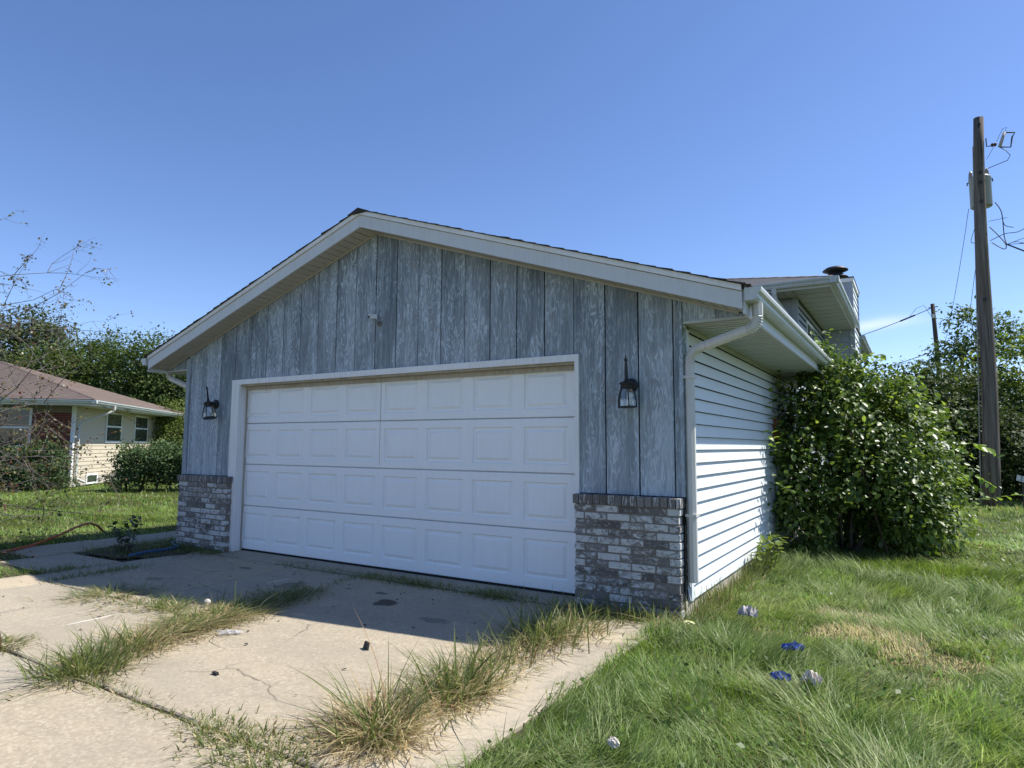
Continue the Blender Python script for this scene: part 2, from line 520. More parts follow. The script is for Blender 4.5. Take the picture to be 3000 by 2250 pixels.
M_CONC = concrete()
M_FOUND = painted('foundation', (0.45, 0.41, 0.35), (0.25, 0.2, 0.15), 0.5, 0.9, 0.3)
M_IRON = plain('black_iron', (0.018, 0.020, 0.022), 0.55, 0.4, 0.3, 20)
M_GLASS = glass_mat('lantern_glass')
M_BULB = plain('bulb_white', (0.75, 0.75, 0.72), 0.3)
M_YELL = plain('yellowed_sleeve', (0.45, 0.38, 0.16), 0.6)
M_PLASTICW = plain('white_plastic', (0.70, 0.70, 0.68), 0.4, 0.5, 0.05)
M_GROUND = ground_mat()
M_GRASS = foliage('grass_blades', 0.40, 0.48, 0.35)
M_LEAF = foliage('leaf', 0.36, 0.42, 0.5)
M_LEAFF = foliage('leaf_far', 0.30, 0.6, 0.25)
M_BARK = plain('bark', (0.12, 0.095, 0.075), 0.9, 0.1, 0.35, 14, 0, 0.6)
M_TWIG = plain('twig', (0.13, 0.115, 0.105), 0.85, 0.2, 0.3, 20)


def pole_mat():
    m = Mat('grey_pole_wood', 0.9, 0.1)
    n = m.noise(m.geo((26, 26, 0.7)), 1.0, 5, 0.65)
    c = m.ramp(n, [(0.28, (0.035, 0.029, 0.024)), (0.48, (0.125, 0.108, 0.092)), (0.75, (0.24, 0.215, 0.19))])
    b = m.noise(m.geo((3, 3, 0.8)), 1.0, 4)
    m.col(m.mix(m.ramp(b, [(0.5, 0.0), (0.72, 0.55)]), c, (0.12, 0.085, 0.06)))
    m.bump(n, 0.7, 0.02)
    return m.m


M_POLE = pole_mat()
M_GREYMETAL = plain('transformer_grey', (0.27, 0.285, 0.29), 0.4, 0.4, 0.1)
M_WIRE = plain('wire_black', (0.03, 0.03, 0.035), 0.6)
M_REDBRICK = plain('red_brick', (0.16, 0.055, 0.042), 0.9, 0.1, 0.35, 9)
M_WINDOW = plain('window_glass_dark', (0.035, 0.045, 0.045), 0.06, 0.6, 0.3, 1.5)
M_CREAM = painted('cream_vinyl', (0.60, 0.545, 0.44), (0.40, 0.36, 0.28), 0.2, 0.6, 0.05)

# ------------------------------------------------------------------ setting
GZ = -0.05
gm = MB()
N = 60
xs = np.concatenate([[-900, -300, -120], np.linspace(-60, 60, 61), [120, 300, 900]])
V = []; F = []
for j, y in enumerate(xs):
    for i, x in enumerate(xs):
        h = -0.085
        V.append((x, y, h))
n = len(xs)
for j in range(n - 1):
    for i in range(n - 1):
        F.append((j * n + i, j * n + i + 1, (j + 1) * n + i + 1, (j + 1) * n + i))
ground = np_mesh('ground', V, F, M_GROUND)
tag(ground, kind='structure')

driveway = bpy.data.objects.new('driveway', None); col.objects.link(driveway)
tag(driveway, 'cracked beige concrete driveway of several slabs in front of the garage door', None, kind='structure')
walkway = bpy.data.objects.new('walkway', None); col.objects.link(walkway)
tag(walkway, 'narrow concrete walkway slabs left of the garage in shade', None, kind='structure')


def slab(parent, x0, x1, y0, y1, dz=0.0, skew=0.0, x0t=None, x1t=None):
    x0t = (x0 if x0t is None else x0t) + 0.007; x1t = (x1 if x1t is None else x1t) - 0.007
    x0 += 0.007; x1 -= 0.007; y0 += 0.007; y1 -= 0.007
    nx = max(2, int((x1 - x0) / 0.12)); ny = max(2, int((y1 - y0) / 0.12))
    pts = []
    for i in range(nx): pts.append((x0 + (x1 - x0) * i / nx, y0))
    for i in range(ny): pts.append((x1, y0 + (y1 - y0) * i / ny))
    for i in range(nx): pts.append((x1 - (x1 - x0) * i / nx, y1))
    for i in range(ny): pts.append((x0, y1 - (y1 - y0) * i / ny))
    k = len(pts); z = GZ + dz
    cx, cy = (x0 + x1) / 2, (y0 + y1) / 2
    top = []; rim = []; bot = []
    for x, y in pts:
        jx, jy = random.gauss(0, 0.004), random.gauss(0, 0.004)
        fy_ = (y - y0) / (y1 - y0); fx_ = (x - x0) / (x1 - x0)
        sx = skew * (y - cy) + fy_ * ((x0t - x0) * (1 - fx_) + (x1t - x1) * fx_)
        ux, uy = x - cx, y - cy; l = math.hypot(ux, uy)
        rim.append((x + jx + sx, y + jy, z - 0.007))
        top.append((x + jx + sx - math.copysign(min(0.009, abs(ux)), ux), y + jy - math.copysign(min(0.009, abs(uy)), uy), z + random.gauss(0, 0.0008)))
        bot.append((x + jx + sx, y + jy, z - 0.06))
    vs = top + rim + bot
    fs = [tuple(range(k))] + [(k + i, k + (i + 1) % k, (i + 1) % k, i) for i in range(k)] + [(2 * k + i, 2 * k + (i + 1) % k, k + (i + 1) % k, k + i) for i in range(k)]
    return MB().add(vs, fs).build('slab', M_CONC, parent)


slab(driveway, 0.02, 4.98, -0.25, 0.30, 0.006)
JX = lambda y: 2.50 - 0.18 * y              # the slanting joint down the middle
slab(driveway, 0.15, 1.66, -2.15, -0.26, 0.001, 0.0, 0.15, 1.56)
slab(driveway, 1.66, JX(-2.15), -2.15, -0.26, -0.003, 0.0, 1.56, JX(-.26))
slab(driveway, 0.15, JX(-3.33), -3.33, -2.16, 0.002, 0.0, 0.15, JX(-2.16))
slab(driveway, JX(-3.33), 5.30, -3.33, -0.26, 0.0, 0.0, JX(-.26), 5.28)
slab(driveway, 5.30, 5.88, -3.33, -0.36, 0.003, 0.0, 5.28, 5.88)
slab(driveway, -0.38, 0.15, -2.05, -0.12, -0.004)
slab(driveway, -0.42, 0.15, -3.33, -2.06, 0.002)
for y0, y1 in ((-6.4, -3.34), (-9.5, -6.41)):
    slab(driveway, -0.42, 3.2, y0, y1, 0.001); slab(driveway, 3.2, 5.30, y0, y1, -0.002); slab(driveway, 5.30, 5.90, y0, y1, 0.002)
slab(walkway, -1.60, -0.42, -1.92, -1.14, -0.006, 0.05)
for k in range(5):
    slab(walkway, -2.52, -1.62, -1.55 + k * 1.1, -0.46 + k * 1.1, random.uniform(-0.01, 0.004))

tag(MB().add([(-2.6, -9.6, GZ - .02), (5.93, -9.6, GZ - .02), (5.93, .02, GZ - .02), (-2.6, .02, GZ - .02)], [(0, 1, 2, 3)]).build('soil_bed', plain('joint_soil', (0.075, 0.064, 0.046), 0.95, 0.1, 0.4, 25, 0, 0.6)), kind='structure')
sp_r = random.Random(8)
sp_pts = []
for k in range(34):
    a = 2 * math.pi * k / 34
    sp_pts.append((-0.98 + math.cos(a) * (0.68 + sp_r.uniform(-.09, .09)), -0.60 + math.sin(a) * (0.56 + sp_r.uniform(-.08, .08)), GZ + 0.004 + sp_r.uniform(-.002, .003)))
sp_o = MB().add([(-0.98, -0.60, GZ + 0.012)] + sp_pts, [(0, 1 + k, 1 + (k + 1) % 34) for k in range(34)]).build('soil_patch', plain('bare_soil', (0.085, 0.072, 0.052), 0.95, 0.1, 0.4, 25, 0, 0.6))
tag(sp_o, kind='structure')

# ------------------------------------------------------------------ the house
XL, XR, XA = -1.10, 5.94, 2.43          # garage walls and ridge line
SL = 0.334
ZW = 3.7376                              # wall apex at the soffit
house = empty('house', (XA, 6.0, GZ), 'weathered grey wood garage front of a house with white double door and low gable', 'house')


def ztop(x): return ZW - SL * abs(x - XA)


# sheathing behind the boards (front wall with its door opening)
T0, T1 = -0.08, 5.00                     # outer edges of the door trim
sh = MB()
sh.prism([(XL, 0.014, -0.1), (T0 + 0.06, 0.014, -0.1), (T0 + 0.06, 0.014, ztop(T0 + .06)), (XL, 0.014, ztop(XL))], (0, 0.1, 0))
sh.prism([(T1 - 0.02, 0.014, -0.1), (XR, 0.014, -0.1), (XR, 0.014, ztop(XR)), (T1 - 0.02, 0.014, ztop(T1 - .02))], (0, 0.1, 0))
sh.prism([(T0 + .061, 0.014, 2.15), (T1 - .021, 0.014, 2.15), (T1 - .021, 0.014, ztop(T1 - .021)), (XA, 0.014, ZW), (T0 + .061, 0.014, ztop(T0 + .061))], (0, 0.1, 0))
front = sh.build('front_wall', M_DARKWALL, house)
P = 0.3125
edges = [XL] + [2.44 + P * k for k in range(-11, 12) if XL + 0.03 < 2.44 + P * k < XR - 0.02] + [XR]
ZCAP = 0.912


def zbot(x):
    return 2.172 if T0 < x < T1 else ZCAP


for i in range(len(edges) - 1):
    g0 = random.choice((0.004, 0.011, 0.008, 0.005)); a = edges[i] + (g0 if i else 0.0); b = edges[i + 1] - (0.003 if i < len(edges) - 2 else 0)
    xsb = sorted([a, b] + [t for t in (T0, T1) if a < t < b])
    poly = []
    for k in range(len(xsb) - 1):
        zb = zbot((xsb[k] + xsb[k + 1]) / 2)
        poly += [(xsb[k], 0, zb), (xsb[k + 1], 0, zb)]
    poly.append((b, 0, ztop(b)))
    if a < XA < b: poly.append((XA, 0, ZW))
    poly.append((a, 0, ztop(a)))
    yo = random.uniform(-0.002, 0.002)
    poly = [(x, yo, z) for x, y, z in poly]
    MB().prism(poly, (0, 0.013, 0)).build('siding_board', M_WOOD, front)
# corner boards
MB().box(XR - 0.004, XR + 0.022, -0.012, 0.09, ZCAP, 2.66).build('corner_board', M_WOOD, front)
MB().box(XL - 0.02, XL + 0.065, -0.022, 0.0 - 0.0025, ZCAP, 2.52).build('corner_board', M_WOOD, front)
# boxed eave returns: triangles of board beside the corners
for s, xe in ((1, XR), (-1, XL)):
    xm = xe + s * 0.30; xo = xe + s * 0.585
    zs = 2.385
    MB().prism([(xe + s * 0.024, 0.002, zs), (xm, 0.002, zs), (xm, 0.002, ztop(xm)), (xe + s * 0.024, 0.002, ztop(xe + s * .024))], (0, 0.012, 0)).build('siding_board', M_WOOD, front)
    MB().prism([(xm + s * 0.004, 0.002, zs), (xo, 0.002, zs), (xo, 0.002, max(zs + 0.004, ztop(xo))), (xm + s * 0.004, 0.002, ztop(xm))], (0, 0.012, 0)).build('siding_board', M_WOOD, front)

# brick piers
def brick_mesh(name, mat, seed):
    r = random.Random(seed)
    mb = MB()
    h = 0.5; b = 0.045
    out = []
    for sx in (-1, 1):
        for sy in (-1, 1):
            for sz in (-1, 1):
                out.append((sx * (h - r.uniform(0, .012)), sy * (h - r.uniform(0, .03)), sz * (h - r.uniform(0, .045))))
    x0 = out
    mb.add(x0, [(0, 1, 3, 2), (4, 6, 7, 5), (0, 4, 5, 1), (2, 3, 7, 6), (0, 2, 6, 4), (1, 5, 7, 3)])
    me = mb.mesh(name, mat)
    import bmesh
    bm = bmesh.new(); bm.from_mesh(me)
    bmesh.ops.bevel(bm, geom=bm.edges[:], offset=0.035, segments=1, affect='EDGES')
    bm.to_mesh(me); bm.free()
    return me


BM = [brick_mesh('brick', M_BRICK, k) for k in range(5)]
CM = [brick_mesh('cap_brick', M_CAP, 50 + k) for k in range(3)]


def pier(x0, x1, label):
    p = MB().box(x0 + 0.012, x1 - 0.012, -0.086, 0.012, -0.14, 0.885).build('brick_pier', M_MORTAR, house)
    CH = 0.0677
    z = 0.822 - CH / 2; row = 0
    while z > -0.12:
        off = (row % 2) * 0.107 + random.uniform(-0.012, 0.012)
        x = x0 - off
        while x < x1 - 0.02:
            a = max(x, x0); b = min(x + 0.203, x1)
            if b - a > 0.025:
                inst('brick', random.choice(BM), p, ((a + b) / 2, -0.046 + random.uniform(-0.003, 0.003), z + random.uniform(-.0015, .0015)), (b - a, 0.096, 0.0575), random.uniform(-.004, .004))
            x += 0.2137
        z -= CH; row += 1
    x = x0 - 0.008
    while x < x1 + 0.004:
        b = min(x + 0.0585, x1 + 0.01)
        if b - x > 0.02:
            inst('cap_brick', random.choice(CM), p, ((x + b) / 2, -0.052 + random.uniform(-.003, .003), 0.865 + random.uniform(-.002, .002)), (b - x, 0.118, 0.086))
        x += 0.0672
    return p


pier(4.985, XR + 0.0, 'r'); pier(-1.06, 0.02, 'l')
# the gaps of the cap course carry mortar too
for x0, x1 in ((4.98, 5.945), (-1.066, 0.026)):
    MB().box(x0 + 0.01, x1 - 0.01, -0.098, 0.0, 0.83, 0.900).build('mortar_bed', M_MORTAR, house)

# door trim, jambs, header
frame = MB().box(T0, 0.072, -0.024, 0.014, -0.046, 2.108).build('door_trim', M_TRIM, house)
MB().box(4.958, T1, -0.024, 0.014, 0.9, 2.108).build('door_trim', M_TRIM, house)
MB().box(T0, T1, -0.026, 0.013, 2.1085, 2.172).build('door_trim', M_TRIM, house)
MB().box(0.028, 0.060, 0.0145, 0.16, -0.046, 2.108).build('jamb', M_TRIM, house)
MB().box(4.962, 4.99, 0.0145, 0.16, -0.046, 2.108).build('jamb', M_TRIM, house)
MB().box(0.0605, 4.9615, 0.016, 0.11, 2.088, 2.1075).build('jamb', M_TAN, house)
MB().box(0.0605, 4.9615, 0.096, 0.108, 2.040, 2.087).build('weatherstrip', M_TAN, house)
MB().box(0.0605, 0.076, 0.098, 0.113, -0.04, 2.039).build('weatherstrip', M_TAN, house)

# garage door: four sections of eight raised panels
door = MB().box(-0.02, 4.99, 0.165, 0.185, -0.03, 2.12).build('garage_door', M_DOOR, house)
DY = 0.122
SH = 0.5334
DX0, DW = 0.0, 0.61
cellw = [DX0 + DW * k for k in range(9)]
pw, ph = 0.485, 0.362


def raised_panel():
    mb = MB()
    w, h = pw / 2, ph / 2
    rings = [(0, 0.0), (0.009, 0.017), (0.022, 0.019), (0.050, 0.004), (0.054, 0.0015)]
    vs = []
    for o, d in rings:
        vs += [(-w + o, d, -h + o), (w - o, d, -h + o), (w - o, d, h - o), (-w + o, d, h - o)]
    fs = []
    for r in range(len(rings) - 1):
        for k in range(4):
            fs.append((r * 4 + k, r * 4 + (k + 1) % 4, (r + 1) * 4 + (k + 1) % 4, (r + 1) * 4 + k))
    b = (len(rings) - 1) * 4
    fs.append((b, b + 1, b + 2, b + 3))
    return mb.add(vs, fs).mesh('raised_panel', M_DOOR)


RP = raised_panel()
for r in range(4):
    z0 = SH * r + (0.004 if r else -0.022); z1 = SH * (r + 1) - 0.004
    pz0 = SH * r + (0.085 if r else 0.078); pz1 = pz0 + ph
    mb = MB()
    # stiles and rails around the panels
    def fq(xa, xb, za, zb):
        mb.add([(xa, DY, za), (xb, DY, za), (xb, DY, zb), (xa, DY, zb)], [(0, 1, 2, 3)])
    xl, xr = -0.01, 4.98
    fq(xl, xr, z0 + 0.006, pz0); fq(xl, xr, pz1, z1 - 0.006)
    prev = xl
    for k in range(8):
        pc = cellw[k] + DW / 2
        fq(prev, pc - pw / 2, pz0, pz1); prev = pc + pw / 2
    fq(prev, xr, pz0, pz1)
    # rounded edges of the section
    for za, zb, s in ((z0, z0 + 0.006, 1), (z1 - 0.006, z1, -1)):
        if s == 1: mb.add([(xl, DY + 0.008, za), (xr, DY + 0.008, za), (xr, DY, zb), (xl, DY, zb)], [(0, 1, 2, 3)])
        else: mb.add([(xl, DY, za), (xr, DY, za), (xr, DY + 0.008, zb), (xl, DY + 0.008, zb)], [(0, 1, 2, 3)])
    mb.add([(xl, DY + .008, z0), (xr, DY + .008, z0), (xr, DY + .042, z0), (xl, DY + .042, z0)], [(3, 2, 1, 0)])
    mb.add([(xl, DY + .008, z1), (xr, DY + .008, z1), (xr, DY + .042, z1), (xl, DY + .042, z1)], [(0, 1, 2, 3)])
    # pressed ribs below and above the panels
    for zz in (pz0 - 0.030, pz1 + 0.028):
        mb.box(xl, xr, DY - 0.0018, DY + 0.004, zz - 0.0025, zz + 0.0025)
    mb.build('door_section', M_DOOR, door)
    for k in range(8):
        inst('raised_panel', RP, door, (cellw[k] + DW / 2, DY, (pz0 + pz1) / 2))
MB().box(0.0605, 4.961, DY + 0.002, DY + 0.04, -0.052, -0.0235).build('bottom_seal', M_BLACK, door)
MB().box(2.440, 2.4445, DY - 0.003, DY + 0.004, 1.60, 2.11).build('seam_crack', M_TAN, door)
MB().box(2.4365, 2.4415, DY - 0.0026, DY + 0.004, 1.10, 1.595).build('seam_crack', M_FOUND, door)

# rake: fascia boards, trim strip, soffit panels
YO = -0.275
XE0, XE1 = XA - 4.085, XA + 4.085


def rake(x0, x1, za, zb, y0, y1, name, mat, par=house):
    """board following the slope between x0 and x1 with its lower/upper edge za/zb above the base line"""
    base = lambda x: 3.751 - SL * abs(x - XA)
    MB().hexa([(x0, y0, base(x0) + za), (x1, y0, base(x1) + za), (x1, y0, base(x1) + zb), (x0, y0, base(x0) + zb)],
              [(x0, y1, base(x0) + za), (x1, y1, base(x1) + za), (x1, y1, base(x1) + zb), (x0, y1, base(x0) + zb)]).build(name, mat, par)


for a, b in ((XA - 0.0015, XE0), (XA + 0.0015, XE1)):
    x0, x1 = min(a, b), max(a, b)
    s = 1 if b > a else -1
    rake(x0, x1, 0.0, 0.135, YO, YO + 0.02, 'fascia', M_FASCIA)
    mid = XA + s * (0.95 if s > 0 else 3.0)
    for p0, p1 in ((XA + s * 0.0015, mid - s * 0.001), (mid + s * 0.001, b)):
        rake(min(p0, p1), max(p0, p1), 0.140, 0.187, YO - 0.018, YO + 0.02, 'drip_trim', M_TRIM)
    # soffit panels between the fascia and the wall
    k = 0; x = 0.004
    while x < 4.05:
        xa, xb = XA + s * x, XA + s * min(x + 0.0885, 4.06)
        base = lambda q: 3.751 - SL * abs(q - XA) + 0.005
        dz = random.uniform(-0.001, 0.001)
        lo = [(min(xa, xb), YO + 0.0205, base(min(xa, xb)) + dz), (max(xa, xb), YO + 0.0205, base(max(xa, xb)) + dz)]
        y2 = -0.0035
        MB().hexa([lo[0], lo[1], (lo[1][0], y2, lo[1][2]), (lo[0][0], y2, lo[0][2])],
                  [(v[0], v[1], v[2] + 0.008) for v in (lo[0], lo[1], (lo[1][0], y2, lo[1][2]), (lo[0][0], y2, lo[0][2]))]).build('soffit_panel', M_SOFFIT, front)
        x += 0.098; k += 1
    # backing above the soffit joints and a moulding along the wall
    rake(x0, x1, 0.016, 0.05, YO + 0.021, 0.11, 'roof_deck', M_DARKWALL)
    rake(min(XA + s * .003, XA + s * 4.0), max(XA + s * .003, XA + s * 4.0), -0.014, 0.004, -0.016, -0.004, 'soffit_moulding', M_SOFFIT)

# garage roof: shingle courses on both slopes
YB = 6.55
for s in (-1, 1):
    dk = MB()
    base = lambda q: 3.751 - SL * abs(q - XA) + 0.188
    e = XA + s * 4.10
    dk.hexa([(XA, YO - .010, base(XA) - .03), (e, YO - .010, base(e) - .03), (e, YB, base(e) - .03), (XA, YB, base(XA) - .03)],
            [(XA, YO - .010, base(XA)), (e, YO - .010, base(e)), (e, YB, base(e)), (XA, YB, base(XA))])
    roof = dk.build('roof', M_SHING, house)
    c = 0.0
    while c < 4.12:
        a = XA + s * c; b = XA + s * min(c + 0.148, 4.16)
        yf = YO - 0.038 + random.uniform(-0.008, 0.008)
        t0, t1 = 0.004, random.uniform(0.008, 0.017)
        bz = lambda q, t: 3.751 - SL * abs(q - XA) + 0.188 + t
        v = [(a, yf, bz(a, 0.001)), (b, yf, bz(b, 0.001)), (b, yf, bz(b, t1)), (a, yf, bz(a, t0))]
        MB().hexa(v, [(p[0], YB, p[2]) for p in v]).build('shingle_course', M_SHING, roof)
        c += 0.142
MB().prism([(XA - 0.16, YO - 0.04, 3.751 + 0.188 - 0.05 + .01), (XA + 0.16, YO - 0.04, 3.751 + 0.188 - 0.05 + .01), (XA, YO - 0.04, 3.751 + 0.188 + 0.022)], (0, YB - YO, 0)).build('ridge_cap', M_SHING, house)


# horizontal eaves: soffit panels, fascia, gutter
def gutter(name, p0, p1, out, caps=(True, True), parent=house):
    """K gutter; p0,p1 at the back-bottom edge, out = outward unit vector"""
    prof = [(0, 0.10), (0, 0.0), (0.078, 0.0), (0.092, 0.022), (0.096, 0.046), (0.118, 0.064), (0.124, 0.082), (0.124, 0.100), (0.112, 0.100), (0.112, 0.094)]
    mb = MB(); mb.sweep(prof, p0, p1, out, (0, 0, 1))
    o = mb.build(name, M_GUTTER, parent)
    d = (Vector(p1) - Vector(p0)).normalized()
    capp = prof[:8]
    for e, sg, fl in ((Vector(p0), -1, caps[0]), (Vector(p1), 1, caps[1])):
        if fl:
            poly = [e + Vector(out) * a + Vector((0, 0, b)) for a, b in capp]
            MB().prism(poly, d * 0.002 * sg).build('end_cap', M_GUTTER, o)
    return o


ZS = 2.362
for s, xw in ((1, XR), (-1, XL)):
    xf = xw + s * 0.575
    y = 0.02
    while y < YB - 0.05:
        y2 = min(y + 0.395, YB - 0.03)
        a, b = sorted((xw + s * 0.012, xf - s * 0.001))
        mb = MB().box(a, b, y + 0.026, y2, ZS, ZS + 0.012)
        for r in range(1, 4):
            yy = y + (y2 - y) * r / 4
            mb.box(a, b, yy - 0.006, yy + 0.006, ZS - 0.007, ZS + 0.001)
        mb.build('soffit_panel', M_SOFFIT2, house)
        y += 0.40
    a, b = sorted((xf, xf + s * 0.02))
    MB().box(a, b, YO + 0.0205, YB, ZS - 0.012, 2.585).build('fascia', M_FASCIA, house)
    a, b = sorted((xw, xf - s * .001))
    MB().box(a, b, 0.016, YB, ZS + 0.02, ZS + 0.045).build('soffit_backing', M_DARKWALL, house)
    MB().box(a, xf, 0.003, 0.0155, ZS + 0.001, 2.3845).build('soffit_edge', M_SOFFIT2, house) if s > 0 else MB().box(xf, b, 0.003, 0.0155, ZS + 0.001, 2.3845).build('soffit_edge', M_SOFFIT2, house)
    gx = xf + s * 0.0215
    gutter('gutter', (gx, YO - 0.012, 2.445), (gx, YB, 2.445), (s, 0, 0))
MB().box(XR + 0.018, XR + 0.034, 0.02, YB, ZS - 0.030, ZS - 0.001).build('soffit_moulding', M_SOFFIT2, house)

# right side wall: lapped siding planks
wall_r = MB().box(XR - 0.1, XR - 0.004, 0.13, 6.78, -0.1, 2.5).box(XR - 0.1, XR - 0.004, 6.785, 15.5, -0.1, 3.93).build('side_wall', M_DARKWALL, house)


def planks(x, y0, y1, z0, z1, mat, parent, ex=0.113, outx=1, name='siding_plank'):
    z = z0
    while z < z1 - 0.01:
        zt = min(z + ex, z1)
        a = x + outx * 0.029; b = x + outx * 0.004; zt = zt - 0.004
        # bottom lip proud and hollow behind, top tucked under the next plank
        MB().hexa([(a, y0, z), (a, y1, z), (b, y1, zt), (b, y0, zt)], [(a - outx * 0.004, y0, z), (a - outx * 0.004, y1, z), (x, y1, zt), (x, y0, zt)]).build(name, mat, parent)
        z += ex


planks(XR, 0.075, 6.74, 0.06, ZS - 0.004, M_VINYL, wall_r)
planks(XR, 6.80, 10.64, 0.06, 3.92, M_VINYL2, wall_r)
planks(XR, 12.42, 15.45, 0.06, 3.92, M_VINYL2, wall_r)
MB().box(XR + 0.0005, XR + 0.034, 0.0905, 0.15, 0.055, ZS - 0.003).build('corner_post', M_VINYL, wall_r)
MB().box(XR - 0.05, XR + 0.006, 0.02, 6.74, -0.12, 0.058).build('foundation', M_FOUND, house)
MB().box(XL, XL + 0.1, 0.13, 6.7, -0.1, 2.5).build('side_wall', M_VINYL, house)
MB().box(XL + 0.1, XR - 0.1, 15.4, 15.5, -0.1, 3.93).build('rear_wall', M_VINYL2, house)
MB().box(XL, XL + 0.1, 6.76, 15.5, -0.1, 3.93).build('side_wall', M_VINYL2, house)

# downspouts
def downspout(pts, parent, n_el=9):
    """pts with elbows rounded; ribs on the elbows"""
    pts = [Vector(p) for p in pts]
    path = [pts[0]]; rad = [0.042]
    for i in range(1, len(pts) - 1):
        a, b, c = pts[i - 1], pts[i], pts[i + 1]
        l = min(0.11, (a - b).length * 0.45, (c - b).length * 0.45)
        p0 = b + (a - b).normalized() * l; p1 = b + (c - b).normalized() * l
        path.append(p0 - (b - p0) * 0.02); rad.append(0.042)
        for k in range(2 * n_el + 1):
            t = k / (2 * n_el)
            q = p0 * (1 - t) ** 2 + b * 2 * t * (1 - t) + p1 * t * t
            path.append(q); rad.append(0.045 if k % 2 else 0.0385)
        path.append(p1 + (p1 - b) * 0.02); rad.append(0.042)
    path.append(pts[-1]); rad.append(0.042)
    return MB().tube(path, rad, 8, True, sq=(0, 1, 0.01)).build('downspout', M_SPOUT, parent)


ds = downspout([(XR + 0.655, -0.115, 2.452), (XR + 0.655, -0.115, 2.27), (XR + 0.062, 0.048, 2.13), (XR + 0.062, 0.048, 0.22)], house)
for z in (1.90, 0.75):
    MB().box(XR + 0.018, XR + 0.108, 0.003, 0.093, z, z + 0.025).build('strap', M_SPOUT, ds)
downspout([(XL - 0.655, 0.10, 2.452), (XL - 0.655, 0.10, 2.30), (XL - 0.05, 0.14, 2.10), (XL - 0.05, 0.14, 0.1)], house)

# upper storey: front wall, corner post, window, hip roof
ZU = 3.93
YF = 6.76
wall_u = MB().box(XL, XR - 0.005, YF, YF + 0.1, 2.3, ZU).build('upper_wall', M_DARKWALL, house)
z = 2.42
while z < ZU - .01:
    zt = min(z + 0.113, ZU)
    MB().hexa([(2.6, YF - 0.0165, z), (XR - 0.06, YF - 0.0165, z), (XR - 0.06, YF - 0.0045, zt), (2.6, YF - 0.0045, zt)],
              [(2.6, YF, z), (XR - 0.06, YF, z), (XR - 0.06, YF, zt), (2.6, YF, zt)]).build('siding_plank', M_VINYL2, wall_u)
    z += 0.113
MB().box(XR - 0.07, XR + 0.024, YF - 0.024, YF + 0.06, 2.4, ZU).build('corner_post', M_VINYL2, wall_u)
win = MB().box(XR + 0.004, XR + 0.03, 7.84, 8.81, 3.0, 3.72).build('window', M_TRIM, house)
MB().box(XR + 0.0305, XR + 0.034, 7.90, 8.75, 3.06, 3.66).build('pane', M_WINDOW, win)
MB().box(XR + 0.018, XR + 0.04, 8.31, 8.34, 3.06, 3.66).build('mullion', M_TRIM, win)
# soffits
UX1, UY0 = 6.535, 6.10                    # fascia lines
y = UY0 + 0.02
while y < 16.0:
    y2 = min(y + 0.395, 16.0)
    if not (10.3 < y < 12.4):
        MB().box(XR + 0.03, UX1, y + 0.022, y2, ZU, ZU + 0.012).build('soffit_panel', M_SOFFIT2, house)
    elif y < 10.66:
        MB().box(XR + 0.03, UX1, y + 0.004, 10.66, ZU, ZU + 0.012).build('soffit_panel', M_SOFFIT2, house)
    y += 0.40
x = XR + 0.02
while x > 2.8:
    MB().box(x - 0.140, x, UY0, YF - 0.03, ZU, ZU + 0.012).build('soffit_panel', M_SOFFIT2, house)
    x -= 0.15
MB().box(2.5, XR + .5, UY0 + .01, YF, ZU + 0.014, ZU + 0.03).build('soffit_backing', M_DARKWALL, house)
MB().box(XR, UX1 - .01, YF + .001, 16.0, ZU + 0.0141, ZU + 0.03).build('soffit_backing', M_DARKWALL, house)
MB().box(1.5, UX1 + 0.02, UY0 - 0.02, UY0 - 0.0005, ZU - 0.012, 4.055).build('fascia', M_FASCIA, house)
MB().box(UX1 + .0005, UX1 + 0.02, UY0, 16.0, ZU - 0.012, 4.055).build('fascia', M_FASCIA, house)
gutter('gutter', (1.5, UY0 - 0.021, 3.955), (UX1 + 0.15, UY0 - 0.021, 3.955), (0, -1, 0))
gutter('gutter', (UX1 + 0.021, UY0 - 0.145, 3.953), (UX1 + 0.021, 10.64, 3.953), (1, 0, 0))
gutter('gutter', (UX1 + 0.021, 12.46, 3.953), (UX1 + 0.021, 16.02, 3.953), (1, 0, 0))
downspout([(5.70, UY0 - 0.08, 3.96), (5.70, UY0 - 0.08, 3.80), (5.79, YF - 0.09, 3.62), (5.79, YF - 0.09, 2.75)], house)


def hip_plane(name, A, B, inward, d1, mat, parent, z0, sl=1 / 3, ex=0.14, h0=True, h1=True):
    """courses on a hip plane; A-B the eave line, inward the uphill direction in plan"""
    A = Vector(A); B = Vector(B); i = Vector(inward); e = (B - A).normalized()
    d = 0.0
    while d < d1:
        q = min(d + ex + 0.006, d1)
        def pt(P_, dd, s_, lift): return P_ + i * dd + e * (dd * s_) + Vector((0, 0, z0 + dd * sl + lift))
        sa = 1 if h0 else 0; sb = -1 if h1 else 0
        v = [pt(A, d, sa, 0.012), pt(B, d, sb, 0.012), pt(B, q, sb, 0.003), pt(A, q, sa, 0.003)]
        w = [pt(A, d, sa, -0.01), pt(B, d, sb, -0.01), pt(B, q, sb, -0.02), pt(A, q, sa, -0.02)]
        MB().hexa(w, v).build('shingle_course', mat, parent)
        d += ex


